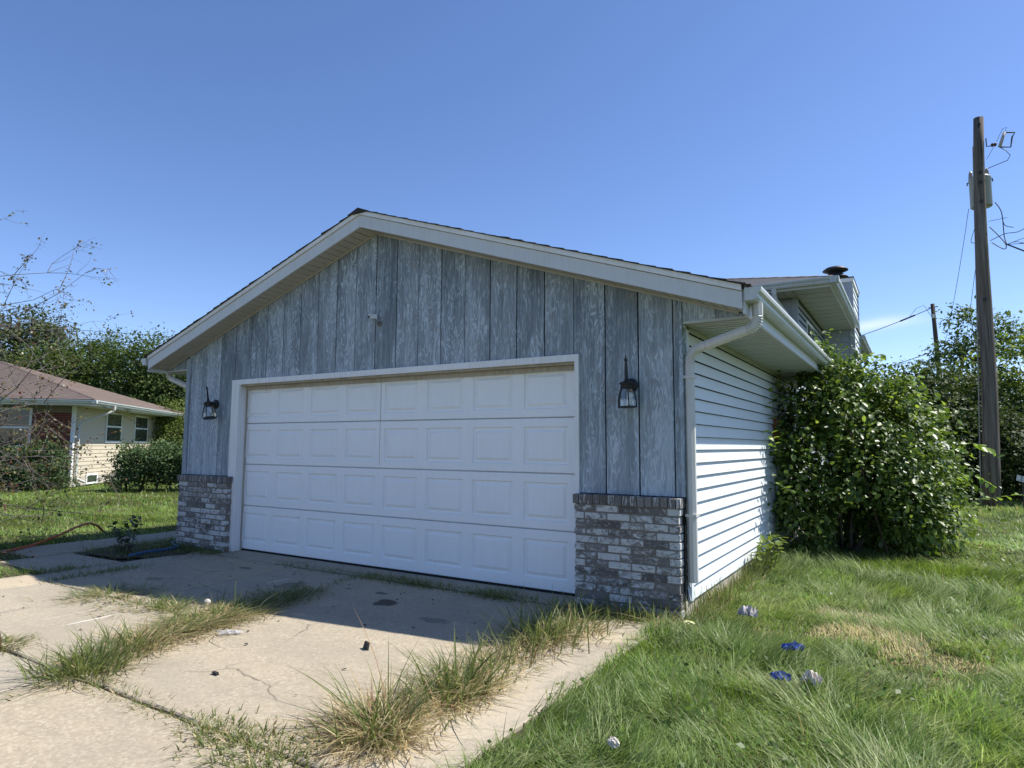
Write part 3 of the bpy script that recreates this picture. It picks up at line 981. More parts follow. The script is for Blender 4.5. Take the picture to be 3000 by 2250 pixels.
ux0, ux1, uy0, uy1 = XL - 0.66, UX1 + 0.07, UY0 - 0.07, 16.07
hw = (ux1 - ux0) / 2; zr = 4.062 + hw / 3; xm = (ux0 + ux1) / 2
uroof = MB().add([(ux0, uy0, 4.05), (ux1, uy0, 4.05), (ux1, uy1, 4.05), (ux0, uy1, 4.05), (xm, uy0 + hw, zr - .012), (xm, uy1 - hw, zr - .012)],
                 [(0, 1, 4), (1, 2, 5, 4), (2, 3, 5), (3, 0, 4, 5), (0, 3, 2, 1)]).build('roof', M_SHING2, house)
hip_plane('x', (ux0, uy0, 0), (ux1, uy0, 0), (0, 1, 0), hw, M_SHING2, uroof, 4.062)
hip_plane('x', (ux1, uy0, 0), (ux1, uy1, 0), (-1, 0, 0), hw, M_SHING2, uroof, 4.062)
hipc = MB()
for k in range(16):
    t0 = k * 0.25; t1 = t0 + 0.27
    a = Vector((ux1 - t0, uy0 + t0, 4.062 + t0 / 3 + 0.022)); b = Vector((ux1 - t1, uy0 + t1, 4.062 + t1 / 3 + 0.016))
    sdv = Vector((0.08, 0.08, -0.028)); sd2 = Vector((-0.08, -0.08, -0.028))
    sdv = Vector((0.09, 0.0, -0.030)); sd2 = Vector((0.0, -0.09, -0.030))
    hipc.add([a + sdv, a, a + sd2, b + sd2, b, b + sdv], [(0, 1, 4, 5), (1, 2, 3, 4)])
hipc.build('hip_cap', M_SHING2, house)

# chimney chase
CX1, CY0, CY1, CZ = 6.555, 10.65, 12.40, 5.05
chim = MB().box(XR + 0.02, CX1 - 0.005, CY0 + 0.005, CY1 - 0.005, -0.1, CZ).build('chimney', M_DARKWALL, house)
z = 0.05
while z < CZ - 0.05:
    zt = min(z + 0.15, CZ - 0.04)
    MB().hexa([(XR + 0.02, CY0 - 0.011, z), (CX1 - 0.075, CY0 - 0.011, z), (CX1 - 0.075, CY0 + 0.001, zt), (XR + 0.02, CY0 + 0.001, zt)],
              [(XR + 0.02, CY0 + 0.004, z), (CX1 - 0.075, CY0 + 0.004, z), (CX1 - 0.075, CY0 + 0.004, zt), (XR + 0.02, CY0 + 0.004, zt)]).build('siding_plank', M_VINYL2, chim)
    MB().hexa([(CX1 + 0.022, CY0 + 0.08, z), (CX1 + 0.022, CY1 - 0.08, z), (CX1 + 0.002, CY1 - 0.08, zt), (CX1 + 0.002, CY0 + 0.08, zt)],
              [(CX1 - 0.004, CY0 + 0.08, z), (CX1 - 0.004, CY1 - 0.08, z), (CX1 - 0.004, CY1 - 0.08, zt), (CX1 - 0.004, CY0 + 0.08, zt)]).build('siding_plank', M_VINYL, chim)  # sun-facing side built in the paler vinyl: sunlight put into its colour
    z += 0.15
MB().box(CX1 - 0.074, CX1 + 0.026, CY0 - 0.02, CY0 + 0.079, 0, CZ - 0.001).build('corner_post', M_VINYL2, chim)
MB().box(CX1 - 0.074, CX1 + 0.026, CY1 - 0.079, CY1 + 0.02, 0, CZ - 0.001).build('corner_post', M_VINYL2, chim)
MB().box(XR - 0.05, CX1 + 0.045, CY0 - 0.04, CY1 + 0.04, CZ - 0.055, CZ + 0.03).build('cap_trim', M_TRIM, chim)
MB().box(XR - 0.06, CX1 + 0.055, CY0 - 0.05, CY1 + 0.05, CZ + 0.031, CZ + 0.055).build('cap_flashing', M_SHING, chim)
fx, fy = 6.18, 11.45
flue = MB().lathe((fx, fy, CZ + 0.05), [(0.14, 0), (0.14, 0.22)], 20).build('flue', M_GREYMETAL, chim, True)
MB().lathe((fx, fy, CZ + 0.05), [(0.14, 0.14), (0.27, 0.20), (0.275, 0.215), (0.16, 0.30)], 24).build('rain_collar', M_IRON, flue, True)
MB().lathe((fx, fy, CZ + 0.05), [(0.16, 0.33), (0.275, 0.375), (0.28, 0.39), (0.2, 0.45), (0.08, 0.485), (0.0, 0.49)], 24).build('rain_cap', M_IRON, flue, True)
MB().lathe((fx, fy, CZ + 0.05), [(0.13, 0.28), (0.13, 0.36)], 16).build('storm_band', M_BLACK, flue, True)
MB().box(XR + 0.017, XR + 0.075, 4.05, 4.26, 1.42, 1.72).build('meter_box', plain('rust_brown_box', (0.19, 0.075, 0.035), 0.8), house)

# ------------------------------------------------------------------ wall lanterns and camera
def lantern(x, y, z, tilt, label):
    root = empty('wall_lantern', (x, y, z + 0.20), label, 'lantern', 'black wall lanterns beside the garage door')
    rot = Matrix.Translation(Vector((x, y, z + 0.2))) @ Matrix.Rotation(tilt, 4, 'Y') @ Matrix.Translation(-Vector((x, y, z + 0.2)))
    yl = y - 0.115
    parts = []
    mb = MB().lathe((x, y, z + 0.20), [(0.062, 0.0), (0.062, 0.012), (0.045, 0.022), (0.02, 0.03)], 16, True, (0, -1, 0))
    mb.build('back_plate', M_IRON, root)
    mb = MB().tube([(x, y - 0.02, z + 0.20), (x, y - 0.05, z + 0.215), (x, y - 0.085, z + 0.21), (x, yl, z + 0.19)], 0.012, 8)
    parts.append(('arm', M_IRON, mb, True))
    # tall spire finial
    parts.append(('finial', M_IRON, MB().lathe((x, yl, z + 0.225), [(0.022, 0), (0.016, 0.03), (0.011, 0.14), (0.0085, 0.175), (0.016, 0.183), (0.014, 0.195), (0.006, 0.205), (0.003, 0.23)], 10), True))
    # domed roof
    parts.append(('roof_cap', M_IRON, MB().lathe((x, yl, z + 0.17), [(0.052, -0.005), (0.055, 0.0), (0.05, 0.03), (0.066, 0.034), (0.06, 0.045), (0.022, 0.06)], 18), True))
    n = 6
    rt, rb, zt, zb = 0.050, 0.082, z + 0.165, z + 0.012
    cage = MB()
    cage.lathe((x, yl, z), [(0.088, 0.0), (0.088, 0.012), (0.076, 0.012), (0.076, 0.0)], n, False)
    cage.add([(x + 0.088 * math.cos(2 * math.pi * k / n), yl + 0.088 * math.sin(2 * math.pi * k / n), z + 0.001) for k in range(n)], [tuple(range(n))])
    for k in range(n):
        a = 2 * math.pi * k / n
        c, s = math.cos(a), math.sin(a)
        cage.tube([(x + rb * c, yl + rb * s, zb), (x + 0.080 * c, yl + 0.080 * s, z + 0.07), (x + 0.069 * c, yl + 0.069 * s, z + 0.125), (x + rt * c, yl + rt * s, zt)], 0.0052, 5)
        b = a + math.pi / 3; c2, s2 = math.cos(b), math.sin(b)
        r1, r2, r3 = 0.079, 0.077, 0.047
        pane = MB().add([(x + r1 * c, yl + r1 * s, zb), (x + r1 * c2, yl + r1 * s2, zb), (x + r2 * c2, yl + r2 * s2, z + 0.07), (x + r2 * c, yl + r2 * s, z + 0.07),
                         (x + r3 * c2, yl + r3 * s2, zt), (x + r3 * c, yl + r3 * s, zt)], [(0, 1, 2, 3), (3, 2, 4, 5)])
        parts.append(('glass_pane', M_GLASS, pane, False))
    parts.append(('cage', M_IRON, cage, False))
    parts.append(('candle_sleeve', M_YELL, MB().lathe((x + 0.025, yl + 0.01, z + 0.012), [(0.016, 0), (0.016, 0.06)], 10), True))
    parts.append(('bulb', M_BULB, MB().lathe((x + 0.025, yl + 0.01, z + 0.072), [(0.012, 0), (0.026, 0.022), (0.028, 0.036), (0.016, 0.056), (0.0, 0.062)], 12), True))
    for nm, mt, mb, sm in parts:
        mb.v = [tuple(rot @ Vector(v)) for v in mb.v]
        mb.build(nm, mt, root, sm)
    return root


lantern(5.505, -0.005, 1.66, R(-1.5), 'black iron wall lantern on the boards right of the garage door')
lantern(-0.43, -0.005, 1.665, R(-13), 'tilted black iron wall lantern on the boards left of the garage door')

sc_ = empty('security_camera', (2.50, 0.0, 2.70), 'small white security camera on a bracket under the gable peak', 'camera')
MB().lathe((2.515, -0.001, 2.69), [(0.03, 0), (0.03, 0.01), (0.02, 0.02)], 12, True, (0, -1, 0)).build('mount', plain('grey_mount', (0.16, 0.15, 0.14), 0.6), sc_, True)
MB().tube([(2.515, -0.015, 2.69), (2.505, -0.05, 2.705), (2.49, -0.06, 2.735)], 0.012, 6).build('bracket', plain('grey_mount2', (0.2, 0.19, 0.18), 0.6), sc_, True)
def cs(p): return (2.475 + (p[0] - 2.475) * .66, -.02 + (p[1] + .03) * .8, 2.74 + (p[2] - 2.735) * .66)
cb_ = MB().hexa([cs(q) for q in ((2.40, -0.135, 2.735), (2.465, -0.155, 2.735), (2.465, -0.155, 2.80), (2.40, -0.135, 2.80))],
                [cs(q) for q in ((2.455, -0.03, 2.745), (2.52, -0.05, 2.745), (2.505, -0.05, 2.825), (2.445, -0.03, 2.825))])
body = cb_.build('body', M_PLASTICW, sc_)
MB().hexa([cs(q) for q in ((2.404, -0.1395, 2.739), (2.460, -0.157, 2.739), (2.460, -0.157, 2.785), (2.404, -0.1395, 2.785))],
          [cs(q) for q in ((2.406, -0.130, 2.739), (2.462, -0.1475, 2.739), (2.462, -0.1475, 2.785), (2.406, -0.130, 2.785))]).build('lens_window', M_BLACK, body)

# ------------------------------------------------------------------ neighbour house
ang = R(43.4)
NU = Vector((-math.sin(ang), math.cos(ang), 0)); NV = Vector((-math.cos(ang), -math.sin(ang), 0)); NP = Vector((-15.14, 4.93, GZ))
nb = empty('neighbour_house', NP, 'low ranch house with brown hip roof and tan siding across the lawn', 'house')


def npt(u, v, z): return NP + NU * u + NV * v + Vector((0, 0, z))


def nbox(name, mat, parent, u0, u1, v0, v1, z0, z1):
    a = [npt(u0, v0, z0), npt(u1, v0, z0), npt(u1, v1, z0), npt(u0, v1, z0)]
    b = [npt(u0, v0, z1), npt(u1, v0, z1), npt(u1, v1, z1), npt(u0, v1, z1)]
    return MB().add(a + b, [(0, 1, 2, 3), (7, 6, 5, 4), (4, 5, 1, 0), (5, 6, 2, 1), (6, 7, 3, 2), (7, 4, 0, 3)]).build(name, mat, parent)


LN = 8.62; DV = 13.0; ZE = 2.55
M_TANV = painted('tan_vinyl', (0.52, 0.455, 0.345), (0.40, 0.36, 0.28), 0.2, 0.6, 0.05)
nw = nbox('wall', M_TANV, nb, 0.02, LN, 0.02, DV, 0.0, ZE + .1)
z = 0.28
while z < ZE - 0.02:
    zt = min(z + 0.127, ZE)
    a = [npt(0.1, -0.012, z), npt(LN, -0.012, z), npt(LN, 0.004, zt), npt(0.1, 0.004, zt)]
    b = [npt(0.1, 0.02, z), npt(LN, 0.02, z), npt(LN, 0.02, zt), npt(0.1, 0.02, zt)]
    MB().hexa(a, b).build('siding_plank', M_TANV, nw)
    z += 0.127
nbox('foundation', M_FOUND, nb, 0.0, LN, -0.02, 0.019, 0.0, 0.27)
nbox('corner_post', M_TRIM, nb, -0.03, 0.10, -0.03, 0.05, 0.25, ZE)
nbox('corner_post', M_TRIM, nb, LN - .05, LN + 0.03, -0.03, 0.05, 0.25, ZE)
# brick face towards the street
bf = nbox('brick_wall', M_MORTAR, nb, 0.0, 0.019, 0.06, DV, 0.0, ZE)
z = 0.05; row = 0; nbk = 0
m_nb = MB().box(-0.5, 0.5, -0.5, 0.5, -0.5, 0.5).mesh('brick', M_REDBRICK)
while z < ZE - 0.2:
    x = 0.06 - (row % 2) * 0.107
    while x < 5.0:
        a = max(x, 0.06); b = min(x + 0.203, 5.0)
        cen = (a + b) / 2
        if not (1.15 < cen < 3.3 and 1.25 < z < 2.5) and b - a > 0.05 and cen < 1.35 and nbk < 290:
            o = inst('brick', m_nb, bf, npt(-0.006, cen, z + 0.03), (0.02, b - a, 0.057), math.atan2(-NU.x, NU.y)); nbk += 1
            o.rotation_euler = (0, 0, math.atan2(NU.y, NU.x)); o.scale = (0.03, b - a, 0.057)
        x += 0.2137
    z += 0.0677; row += 1
rb_ = MB()
z = 0.05; row = 0
while z < ZE - 0.2:
    if True:
        segs = [(1.36, 8.0)] if not (1.25 < z < 2.47) else [(3.32, 8.0)]
        for s0, s1 in segs:
            a = [npt(-0.02, s0, z), npt(-0.02, s1, z), npt(-0.02, s1, z + .057), npt(-0.02, s0, z + .057)]
            b = [npt(0.0, s0, z), npt(0.0, s1, z), npt(0.0, s1, z + .057), npt(0.0, s0, z + .057)]
            rb_.hexa(a, b)
    z += 0.0677
rb_.build('brick_courses', M_REDBRICK, bf)


def nwin(u0, u1, z0, z1, face='R'):
    if face == 'R':
        f = nbox('window', M_TRIM, nb, u0, u1, -0.045, 0.0, z0, z1)
        zm = (z0 + z1) / 2 + .03
        nbox('pane', M_WINDOW, f, u0 + .07, u1 - .07, -0.047, -0.0455, zm + .03, z1 - .07)
        nbox('pane', M_WINDOW, f, u0 + .07, u1 - .07, -0.047, -0.0455, z0 + .07, zm - .03)
    else:
        f = nbox('window', M_TRIM, nb, -0.05, 0.0, u0, u1, z0, z1)
        zm = (z0 + z1) / 2
        nbox('pane', M_WINDOW, f, -0.052, -0.0505, u0 + .07, u1 - .07, zm + .03, z1 - .07)
        nbox('pane', M_WINDOW, f, -0.052, -0.0505, u0 + .07, u1 - .07, z0 + .07, zm - .03)
    return f


nwin(2.50, 3.93, 1.40, 2.50); nwin(5.29, 6.80, 1.40, 2.50)
nwin(1.16, 3.30, 1.25, 2.48, 'L')
f = nbox('basement_window', M_TRIM, nb, 1.10, 2.00, -0.05, -0.0205, 0.02, 0.36)
nbox('pane', M_WINDOW, f, 1.17, 1.93, -0.052, -0.0505, 0.08, 0.30)
# eaves
OV = 0.85
nbox('soffit', M_SOFFIT2, nb, -OV, LN + OV, -OV, DV + OV, ZE, ZE + 0.03)
nbox('fascia', M_FASCIA, nb, -OV - .02, LN + OV, -OV - 0.02, -OV, ZE - 0.01, ZE + 0.17)
nbox('fascia', M_FASCIA, nb, -OV - .02, -OV, -OV, DV + OV, ZE - 0.01, ZE + 0.17)
for p0, p1, o in ((npt(-OV - .14, -OV - .021, ZE + .05), npt(LN + OV, -OV - .021, ZE + .05), -NV), (npt(-OV - .021, -OV - .14, ZE + .05), npt(-OV - .021, DV, ZE + .05), -NU)):
    gutter('gutter', p0, p1, o, (True, True), nb)
hwn = (LN + 2 * OV) / 2; zn = ZE + 0.17; rise = 0.318 * hwn
rc = [npt(-OV, -OV, zn), npt(LN + OV, -OV, zn), npt(LN + OV, DV + OV, zn), npt(-OV, DV + OV, zn), npt(LN / 2, -OV + hwn, zn + rise), npt(LN / 2, DV + OV - hwn, zn + rise)]
nroof = MB().add(rc, [(1, 0, 4), (2, 1, 4, 5), (3, 2, 5), (0, 3, 5, 4), (0, 1, 2, 3)]).build('roof', M_SHING3, nb)


def ncourses(A, B, inward, d1, ex=0.15):
    e = (B - A).normalized(); d = 0
    while d < d1 - 0.01:
        q = min(d + ex, d1)
        pt = lambda P_, dd, s_, l: P_ + inward * dd + e * (dd * s_) + Vector((0, 0, dd * 0.318 + l))
        v = [pt(A, d, 1, 0.020), pt(B, d, -1, 0.020), pt(B, q, -1, 0.004), pt(A, q, 1, 0.004)]
        w = [pt(A, d, 1, -.01), pt(B, d, -1, -.01), pt(B, q, -1, -.015), pt(A, q, 1, -.015)]
        MB().hexa(w, v).build('shingle_course', M_SHING3, nroof)
        d += ex


ncourses(rc[0] - NU * .05 - NV * .05, rc[1] + NU * .05 - NV * .05, NV, hwn + .04)
ncourses(rc[3] - NU * .05, rc[0] - NU * .05 - NV * .05, NU, hwn + .04)
hc = MB()
for A, B in ((rc[0], rc[4]), (rc[1], rc[4]), (rc[4], rc[5])):
    hc.tube([A + Vector((0, 0, .01)), B + Vector((0, 0, .012))], 0.045, 6)
hc.build('hip_cap', M_SHING3, nb)
o = downspout([npt(0.62, -OV - 0.09, ZE + 0.05), npt(0.62, -OV - 0.09, ZE - 0.10), npt(0.22, -0.08, ZE - 0.55), npt(0.22, -0.08, 0.25), npt(0.75, -0.12, 0.12)], nb)

# ------------------------------------------------------------------ leaves
LEAF = np.array([(0, 0, 0), (0.30, 0.30, 0.05), (0.28, 0.72, 0.03), (0, 1.0, -0.10), (-0.28, 0.72, 0.03), (-0.30, 0.30, 0.05), (0, 0.5, -0.04)], np.float32)
LEAFF_ = np.array([(0, 1, 6), (1, 2, 6), (2, 3, 6), (3, 4, 6), (4, 5, 6), (5, 0, 6)], np.int32)
LEAF4 = np.array([(0, 0, 0), (0.32, 0.5, 0.06), (0, 1.0, -0.06), (-0.32, 0.5, 0.06)], np.float32)
LEAF4F = np.array([(0, 1, 2, 3)], np.int32)


def frames(d, up, n):
    """leaf frames: d = pointing direction, normal near up"""
    d = d / (np.linalg.norm(d, axis=1, keepdims=True) + 1e-9)
    x = np.cross(d, up); x /= (np.linalg.norm(x, axis=1, keepdims=True) + 1e-9)
    z = np.cross(x, d)
    return x, d, z


def leaves(pts, dirs, ups, size, colors, tmpl=LEAF, tf=LEAFF_):
    n = len(pts)
    x, y, z = frames(dirs, ups, n)
    s = np.asarray(size, np.float32).reshape(-1, 1, 1)
    V = pts[:, None, :] + s * (tmpl[None, :, 0:1] * x[:, None, :] + tmpl[None, :, 1:2] * y[:, None, :] + tmpl[None, :, 2:3] * z[:, None, :])
    k = len(tmpl)
    F = (tf[None] + (np.arange(n) * k)[:, None, None]).reshape(-1, tf.shape[1])
    C_ = np.repeat(colors, k, axis=0)
    return V.reshape(-1, 3), F, C_


def rdir(n, r):
    v = r.normal(size=(n, 3)); return v / np.linalg.norm(v, axis=1, keepdims=True)


def crown_points(blobs, n, r, shell=0.62, clump=26, csize=0.22):
    """points in leaf clumps spread through a union of ellipsoids"""
    vol = np.array([b[3] * b[4] * b[5] for b in blobs]) ** 0.75
    nc = max(8, n // clump)
    which = r.choice(len(blobs), nc, p=vol / vol.sum())
    B = np.array(blobs, float)[which]
    d = rdir(nc, r)
    rad = (shell + (1.06 - shell) * r.random(nc) ** 0.6)
    deep = r.random(nc) < 0.22
    rad[deep] *= r.random(deep.sum())
    cen = B[:, :3] + d * B[:, 3:6] * rad[:, None]
    idx = r.integers(0, nc, n)
    m = B[idx, 3:6].min(axis=1)[:, None]
    off = r.normal(size=(n, 3)) * np.array([1, 1, 0.7]) * csize * (0.5 + r.random((nc, 1)))[idx]
    return cen[idx] + off, d[idx], idx, nc


def crown(name, parent, blobs, n, size, c0, c1, seed, mat, tmpl=LEAF4, tf=LEAF4F, csize=0.22, clump=26, zmin=-0.03, droop=0.0, shell=0.62, hi=None, keep=None):
    r = np.random.default_rng(seed)
    P_, D, idx, nc = crown_points(blobs, n, r, shell, clump, csize)
    k = P_[:, 2] > zmin
    if keep is not None: k &= keep(P_)
    P_, D, idx = P_[k], D[k], idx[k]
    n = len(P_)
    dirs = D * 0.8 + rdir(n, r) * 0.9; dirs[:, 2] -= droop
    ups = np.array([0, 0, 1.0]) + D * 0.5 + rdir(n, r) * 0.55
    t = np.clip(r.random(nc)[idx] * 0.65 + r.random(n) * 0.35, 0, 1)[:, None]
    C_ = np.array(c0) * (1 - t) + np.array(c1) * t
    if hi is not None:
        h = r.random(n) < hi[1]; C_[h] = np.array(hi[0]) * (0.8 + 0.4 * r.random((h.sum(), 1)))
    V, F, CC = leaves(P_.astype(np.float32), dirs, ups, size * (0.45 + 0.95 * r.random(n) ** 1.4), C_, tmpl, tf)
    return np_mesh(name, V, F, mat, CC, parent)


def trunk(parent, base, top, r0, r1, seed, limbs=(), mat=None):
    rr = random.Random(seed)
    base = Vector(base); top = Vector(top)
    mb = MB()
    pts = [base.lerp(top, k / 6) + Vector((rr.gauss(0, 1), rr.gauss(0, 1), 0)) * 0.03 * (top - base).length * (0.2 if k else 0) for k in range(7)]
    mb.tube(pts, [r0 + (r1 - r0) * k / 6 for k in range(7)], 8)
    for b in limbs:
        s = pts[rr.randint(2, 5)]; e = Vector(b)
        m = s.lerp(e, 0.5) + Vector((rr.gauss(0, .1), rr.gauss(0, .1), 0.15 * (e - s).length))
        mb.tube([s, s.lerp(m, .6), m, e], [r1 * 0.9, r1 * .7, r1 * .5, r1 * .2], 6)
    return mb.build('trunk', mat or M_BARK, parent, True)


# big bush against the garage wall
bush = empty('large_bush', (6.75, 5.0, GZ), 'big leafy green bush overgrowing the pale siding beside the garage', 'bush')
bl = [(6.95, 5.15, 1.25, 0.95, 1.3, 1.15), (6.55, 4.85, 2.0, 0.52, 0.85, 0.62), (7.42, 5.70, 1.10, 0.62, 0.95, 0.88), (6.25, 4.15, 0.95, 0.28, 0.7, 0.85),
      (6.45, 4.55, 2.45, 0.22, 0.35, 0.30), (7.0, 5.2, 1.95, 0.42, 0.6, 0.38), (7.35, 4.6, 0.55, 0.55, 0.5, 0.45), (7.78, 5.95, 0.75, 0.32, 0.45, 0.5), (6.5, 4.15, 0.40, 0.45, 0.4, 0.42), (7.2, 4.75, 0.40, 0.45, 0.4, 0.42), (7.65, 5.2, 0.35, 0.4, 0.4, 0.38), (6.9, 5.2, 0.6, 0.8, 0.8, 0.6), (7.55, 5.15, 0.65, 0.32, 0.45, 0.5)]
gap = lambda p: (p[:, 0] > XR + 0.03) & ~((p[:, 2] < 0.60 - 0.5 * np.abs(p[:, 0] - 6.95)) & (np.abs(p[:, 0] - 6.95 + 0.12 * (p[:, 1] - 4)) < 0.26) & (p[:, 1] < 4.7)) & ~(vnoise(p[:, 0] * 3.3 + p[:, 2] * 2.1 + 4, p[:, 2] * 3.6 + p[:, 1] * 1.7) > 0.77)
crown('foliage', bush, bl, 40000, 0.078, (0.040, 0.078, 0.015), (0.125, 0.195, 0.036), 11, M_LEAF, LEAF, LEAFF_, 0.15, 20, 0.0, 0.35, 0.62, ((0.289, 0.388, 0.072), 0.10), gap)
bs = MB(); rr = random.Random(4)
for k in range(22):
    b = rr.choice(bl); e = Vector((b[0] + rr.uniform(-1, 1) * b[3] * .8, b[1] + rr.uniform(-1, 1) * b[4] * .8, b[2] + rr.uniform(-.2, .9) * b[5]))
    e.x = max(e.x, XR + .08)
    s = Vector((6.75 + rr.gauss(0, .25), 5.0 + rr.gauss(0, .35), -0.08)); m = s.lerp(e, .45) + Vector((0, 0, 0.35))
    m.x = max(m.x, XR + .08)
    bs.tube([s, s.lerp(m, .5), m, m.lerp(e, .6), e], [0.024, .02, .015, .010, .004], 5)
bs.build('stem', M_BARK, bush, True)


def shoot(parent, pts, n, size, seed, c0, c1, mat=M_LEAF):
    """a leafy shoot along a polyline"""
    rr = random.Random(seed); r = np.random.default_rng(seed)
    pts = [Vector(p) for p in pts]
    MB().tube(pts, [0.007 * (1 - 0.8 * k / (len(pts) - 1)) for k in range(len(pts))], 5).build('shoot_stem', M_TWIG, parent, True)
    P_ = []; D = []
    for k in range(n):
        t = (k + 0.5) / n * (len(pts) - 1) * 0.999; i = int(t); f = t - i
        p = pts[i].lerp(pts[i + 1], f); ax = (pts[i + 1] - pts[i]).normalized()
        sd = ax.cross(Vector((rr.gauss(0, .5), rr.gauss(0, .5), 1))).normalized() * (1 if k % 2 else -1)
        P_.append(p); D.append(sd * 0.8 + ax * 0.5 + Vector((0, 0, -0.25)))
    P_ = np.array([tuple(p) for p in P_]); D = np.array([tuple(d) for d in D])
    ups = np.array([0, 0, 1.0]) + rdir(n, r) * 0.4
    t = r.random((n, 1))
    V, F, CC = leaves(P_.astype(np.float32), D, ups, size * (0.7 + 0.5 * r.random(n)), np.array(c0) * (1 - t) + np.array(c1) * t, LEAF, LEAFF_)
    return np_mesh('shoot_leaves', V, F, mat, CC, parent)


LG0, LG1 = (0.145, 0.247, 0.04), (0.272, 0.388, 0.072)
for i, (p, nn, sz) in enumerate([
        ([(6.45, 4.6, 2.2), (6.48, 4.55, 2.55), (6.50, 4.5, 2.80)], 17, 0.13), ([(6.6, 4.8, 2.2), (6.72, 4.75, 2.5), (6.95, 4.7, 2.58)], 16, 0.13),
        ([(7.0, 5.2, 2.2), (7.1, 5.15, 2.5), (7.25, 5.1, 2.62)], 14, 0.12), ([(7.35, 5.4, 1.95), (7.55, 5.4, 2.25), (7.70, 5.35, 2.35)], 14, 0.12),
        ([(6.1, 3.9, 1.1), (6.08, 3.5, 1.35), (6.06, 3.25, 1.55)], 12, 0.10), ([(6.08, 3.9, 1.5), (6.05, 3.6, 1.85), (6.05, 3.5, 2.05)], 12, 0.10),
        ([(7.9, 6.0, 1.3), (8.3, 6.1, 1.4), (8.55, 6.1, 1.30)], 15, 0.13), ([(7.9, 5.9, 0.5), (8.4, 6.0, 0.62), (8.85, 6.05, 0.70), (9.15, 6.05, 0.68)], 24, 0.12),
        ([(8.0, 6.0, 0.9), (8.3, 5.9, 0.95), (8.5, 5.8, 0.80)], 14, 0.12), ([(7.7, 5.0, 0.5), (8.05, 4.95, 0.55), (8.2, 4.9, 0.42)], 13, 0.11),
        ([(6.3, 3.9, 0.6), (6.25, 3.4, 0.8), (6.2, 3.15, 0.85)], 12, 0.10), ([(6.1, 4.3, 2.0), (6.1, 4.1, 2.2), (6.12, 3.95, 2.25)], 10, 0.10)]):
    shoot(bush, p, nn, sz, 100 + i, LG0, LG1)


rs_ = random.Random(77)
for k in range(26):
    b = rs_.choice(bl[:8]); a = rs_.uniform(-.6, 3.3); el = rs_.uniform(.2, 1.3)
    d = Vector((math.cos(el) * math.cos(a) * (1 if rs_.random() < .7 else -.4), -math.cos(el) * math.sin(a) * .8, math.sin(el)))
    p = Vector((b[0] + d.x * b[3] * .85, b[1] + d.y * b[4] * .85, b[2] + d.z * b[5] * .85))
    if p.x < XR + .2 or (p.z > 2.15 and p.x < 6.5): continue
    ln = rs_.uniform(.25, .5)
    shoot(bush, [p, p + d * ln * .55 + Vector((0, 0, .05)), p + d * ln + Vector((0, 0, rs_.uniform(-.08, .10)))], 12, rs_.uniform(.08, .115), 160 + k, LG0, LG1)


# trees and hedges
def tree(name, label, cat, base, blobs, n, size, c0, c1, seed, r0=0.2, group=None, csize=0.35, clump=30, hi=None, shell=0.55, top=None):
    t = empty(name, base, label, cat, group)
    bb = [(base[0] + b[0], base[1] + b[1], base[2] + b[2], b[3], b[4], b[5]) for b in blobs]
    zt = top or max(b[2] for b in bb)
    trunk(t, (base[0], base[1], base[2] - .1), (bb[0][0], bb[0][1], zt), r0, r0 * .35, seed, [(b[0], b[1], b[2]) for b in bb[1:]])
    crown('crown', t, bb, n, size, c0, c1, seed, M_LEAFF, LEAF4, LEAF4F, csize, clump, base[2] + 0.02, 0.2, shell, hi)
    return t


def randblobs(seed, w, h, z0, k, rmin, rmax, d=None):
    rr = random.Random(seed); d = d or w
    out = [(0, 0, z0 + (h - z0) * .5, w * .5, d * .5, (h - z0) * .42)]
    for i in range(k):
        a = rr.uniform(0, 2 * math.pi); q = rr.uniform(.35, .9); zz = rr.uniform(z0 + .1 * (h - z0), h * .92)
        fall = 1 - .55 * abs((zz - z0) / (h - z0) - .4)
        R_ = rr.uniform(rmin, rmax)
        out.append((math.cos(a) * w * .5 * q * fall, math.sin(a) * d * .5 * q * fall, zz, R_, R_, R_ * .8))
    return out


# left background: trees behind the neighbour house
GL = 'trees behind the neighbour house'
tree('deciduous_tree', 'hazy grey green tree rising behind the far left of the brown roof', 'tree', (-46.2, 15.0, GZ), randblobs(1, 7.4, 10.9, 2.2, 13, 1.2, 2.0), 24300, 0.23, (0.059, 0.081, 0.035), (0.117, 0.140, 0.067), 21, .3, GL, .5)
tree('deciduous_tree', 'small yellow green tree directly above the peak of the brown roof', 'tree', (-33.5, 12.0, GZ), randblobs(2, 4.6, 5.3, 1.2, 8, .8, 1.2), 13500, 0.18, (0.080, 0.119, 0.021), (0.171, 0.214, 0.046), 22, .2, GL, .4)
tree('deciduous_tree', 'tall dark green tree with spiky tops left of the garage roof', 'tree', (-36.0, 15.0, GZ), randblobs(3, 7.0, 8.2, 1.5, 14, 1.0, 1.6), 27000, 0.20, (0.037, 0.071, 0.019), (0.110, 0.148, 0.035), 23, .3, GL, .45)
tree('deciduous_tree', 'broad green tree meeting the lower left edge of the garage roof', 'tree', (-32.0, 17.2, GZ), randblobs(4, 8.0, 7.7, 1.2, 15, 1.0, 1.7), 29700, 0.20, (0.042, 0.078, 0.021), (0.108, 0.152, 0.039), 24, .3, GL, .45)
tree('deciduous_tree', 'tree half hidden behind the left garage eave', 'tree', (-27.5, 20.5, GZ), randblobs(5, 8.0, 7.6, 0.8, 14, 1.0, 1.7), 24300, 0.20, (0.049, 0.089, 0.023), (0.122, 0.166, 0.042), 25, .3, GL, .45)
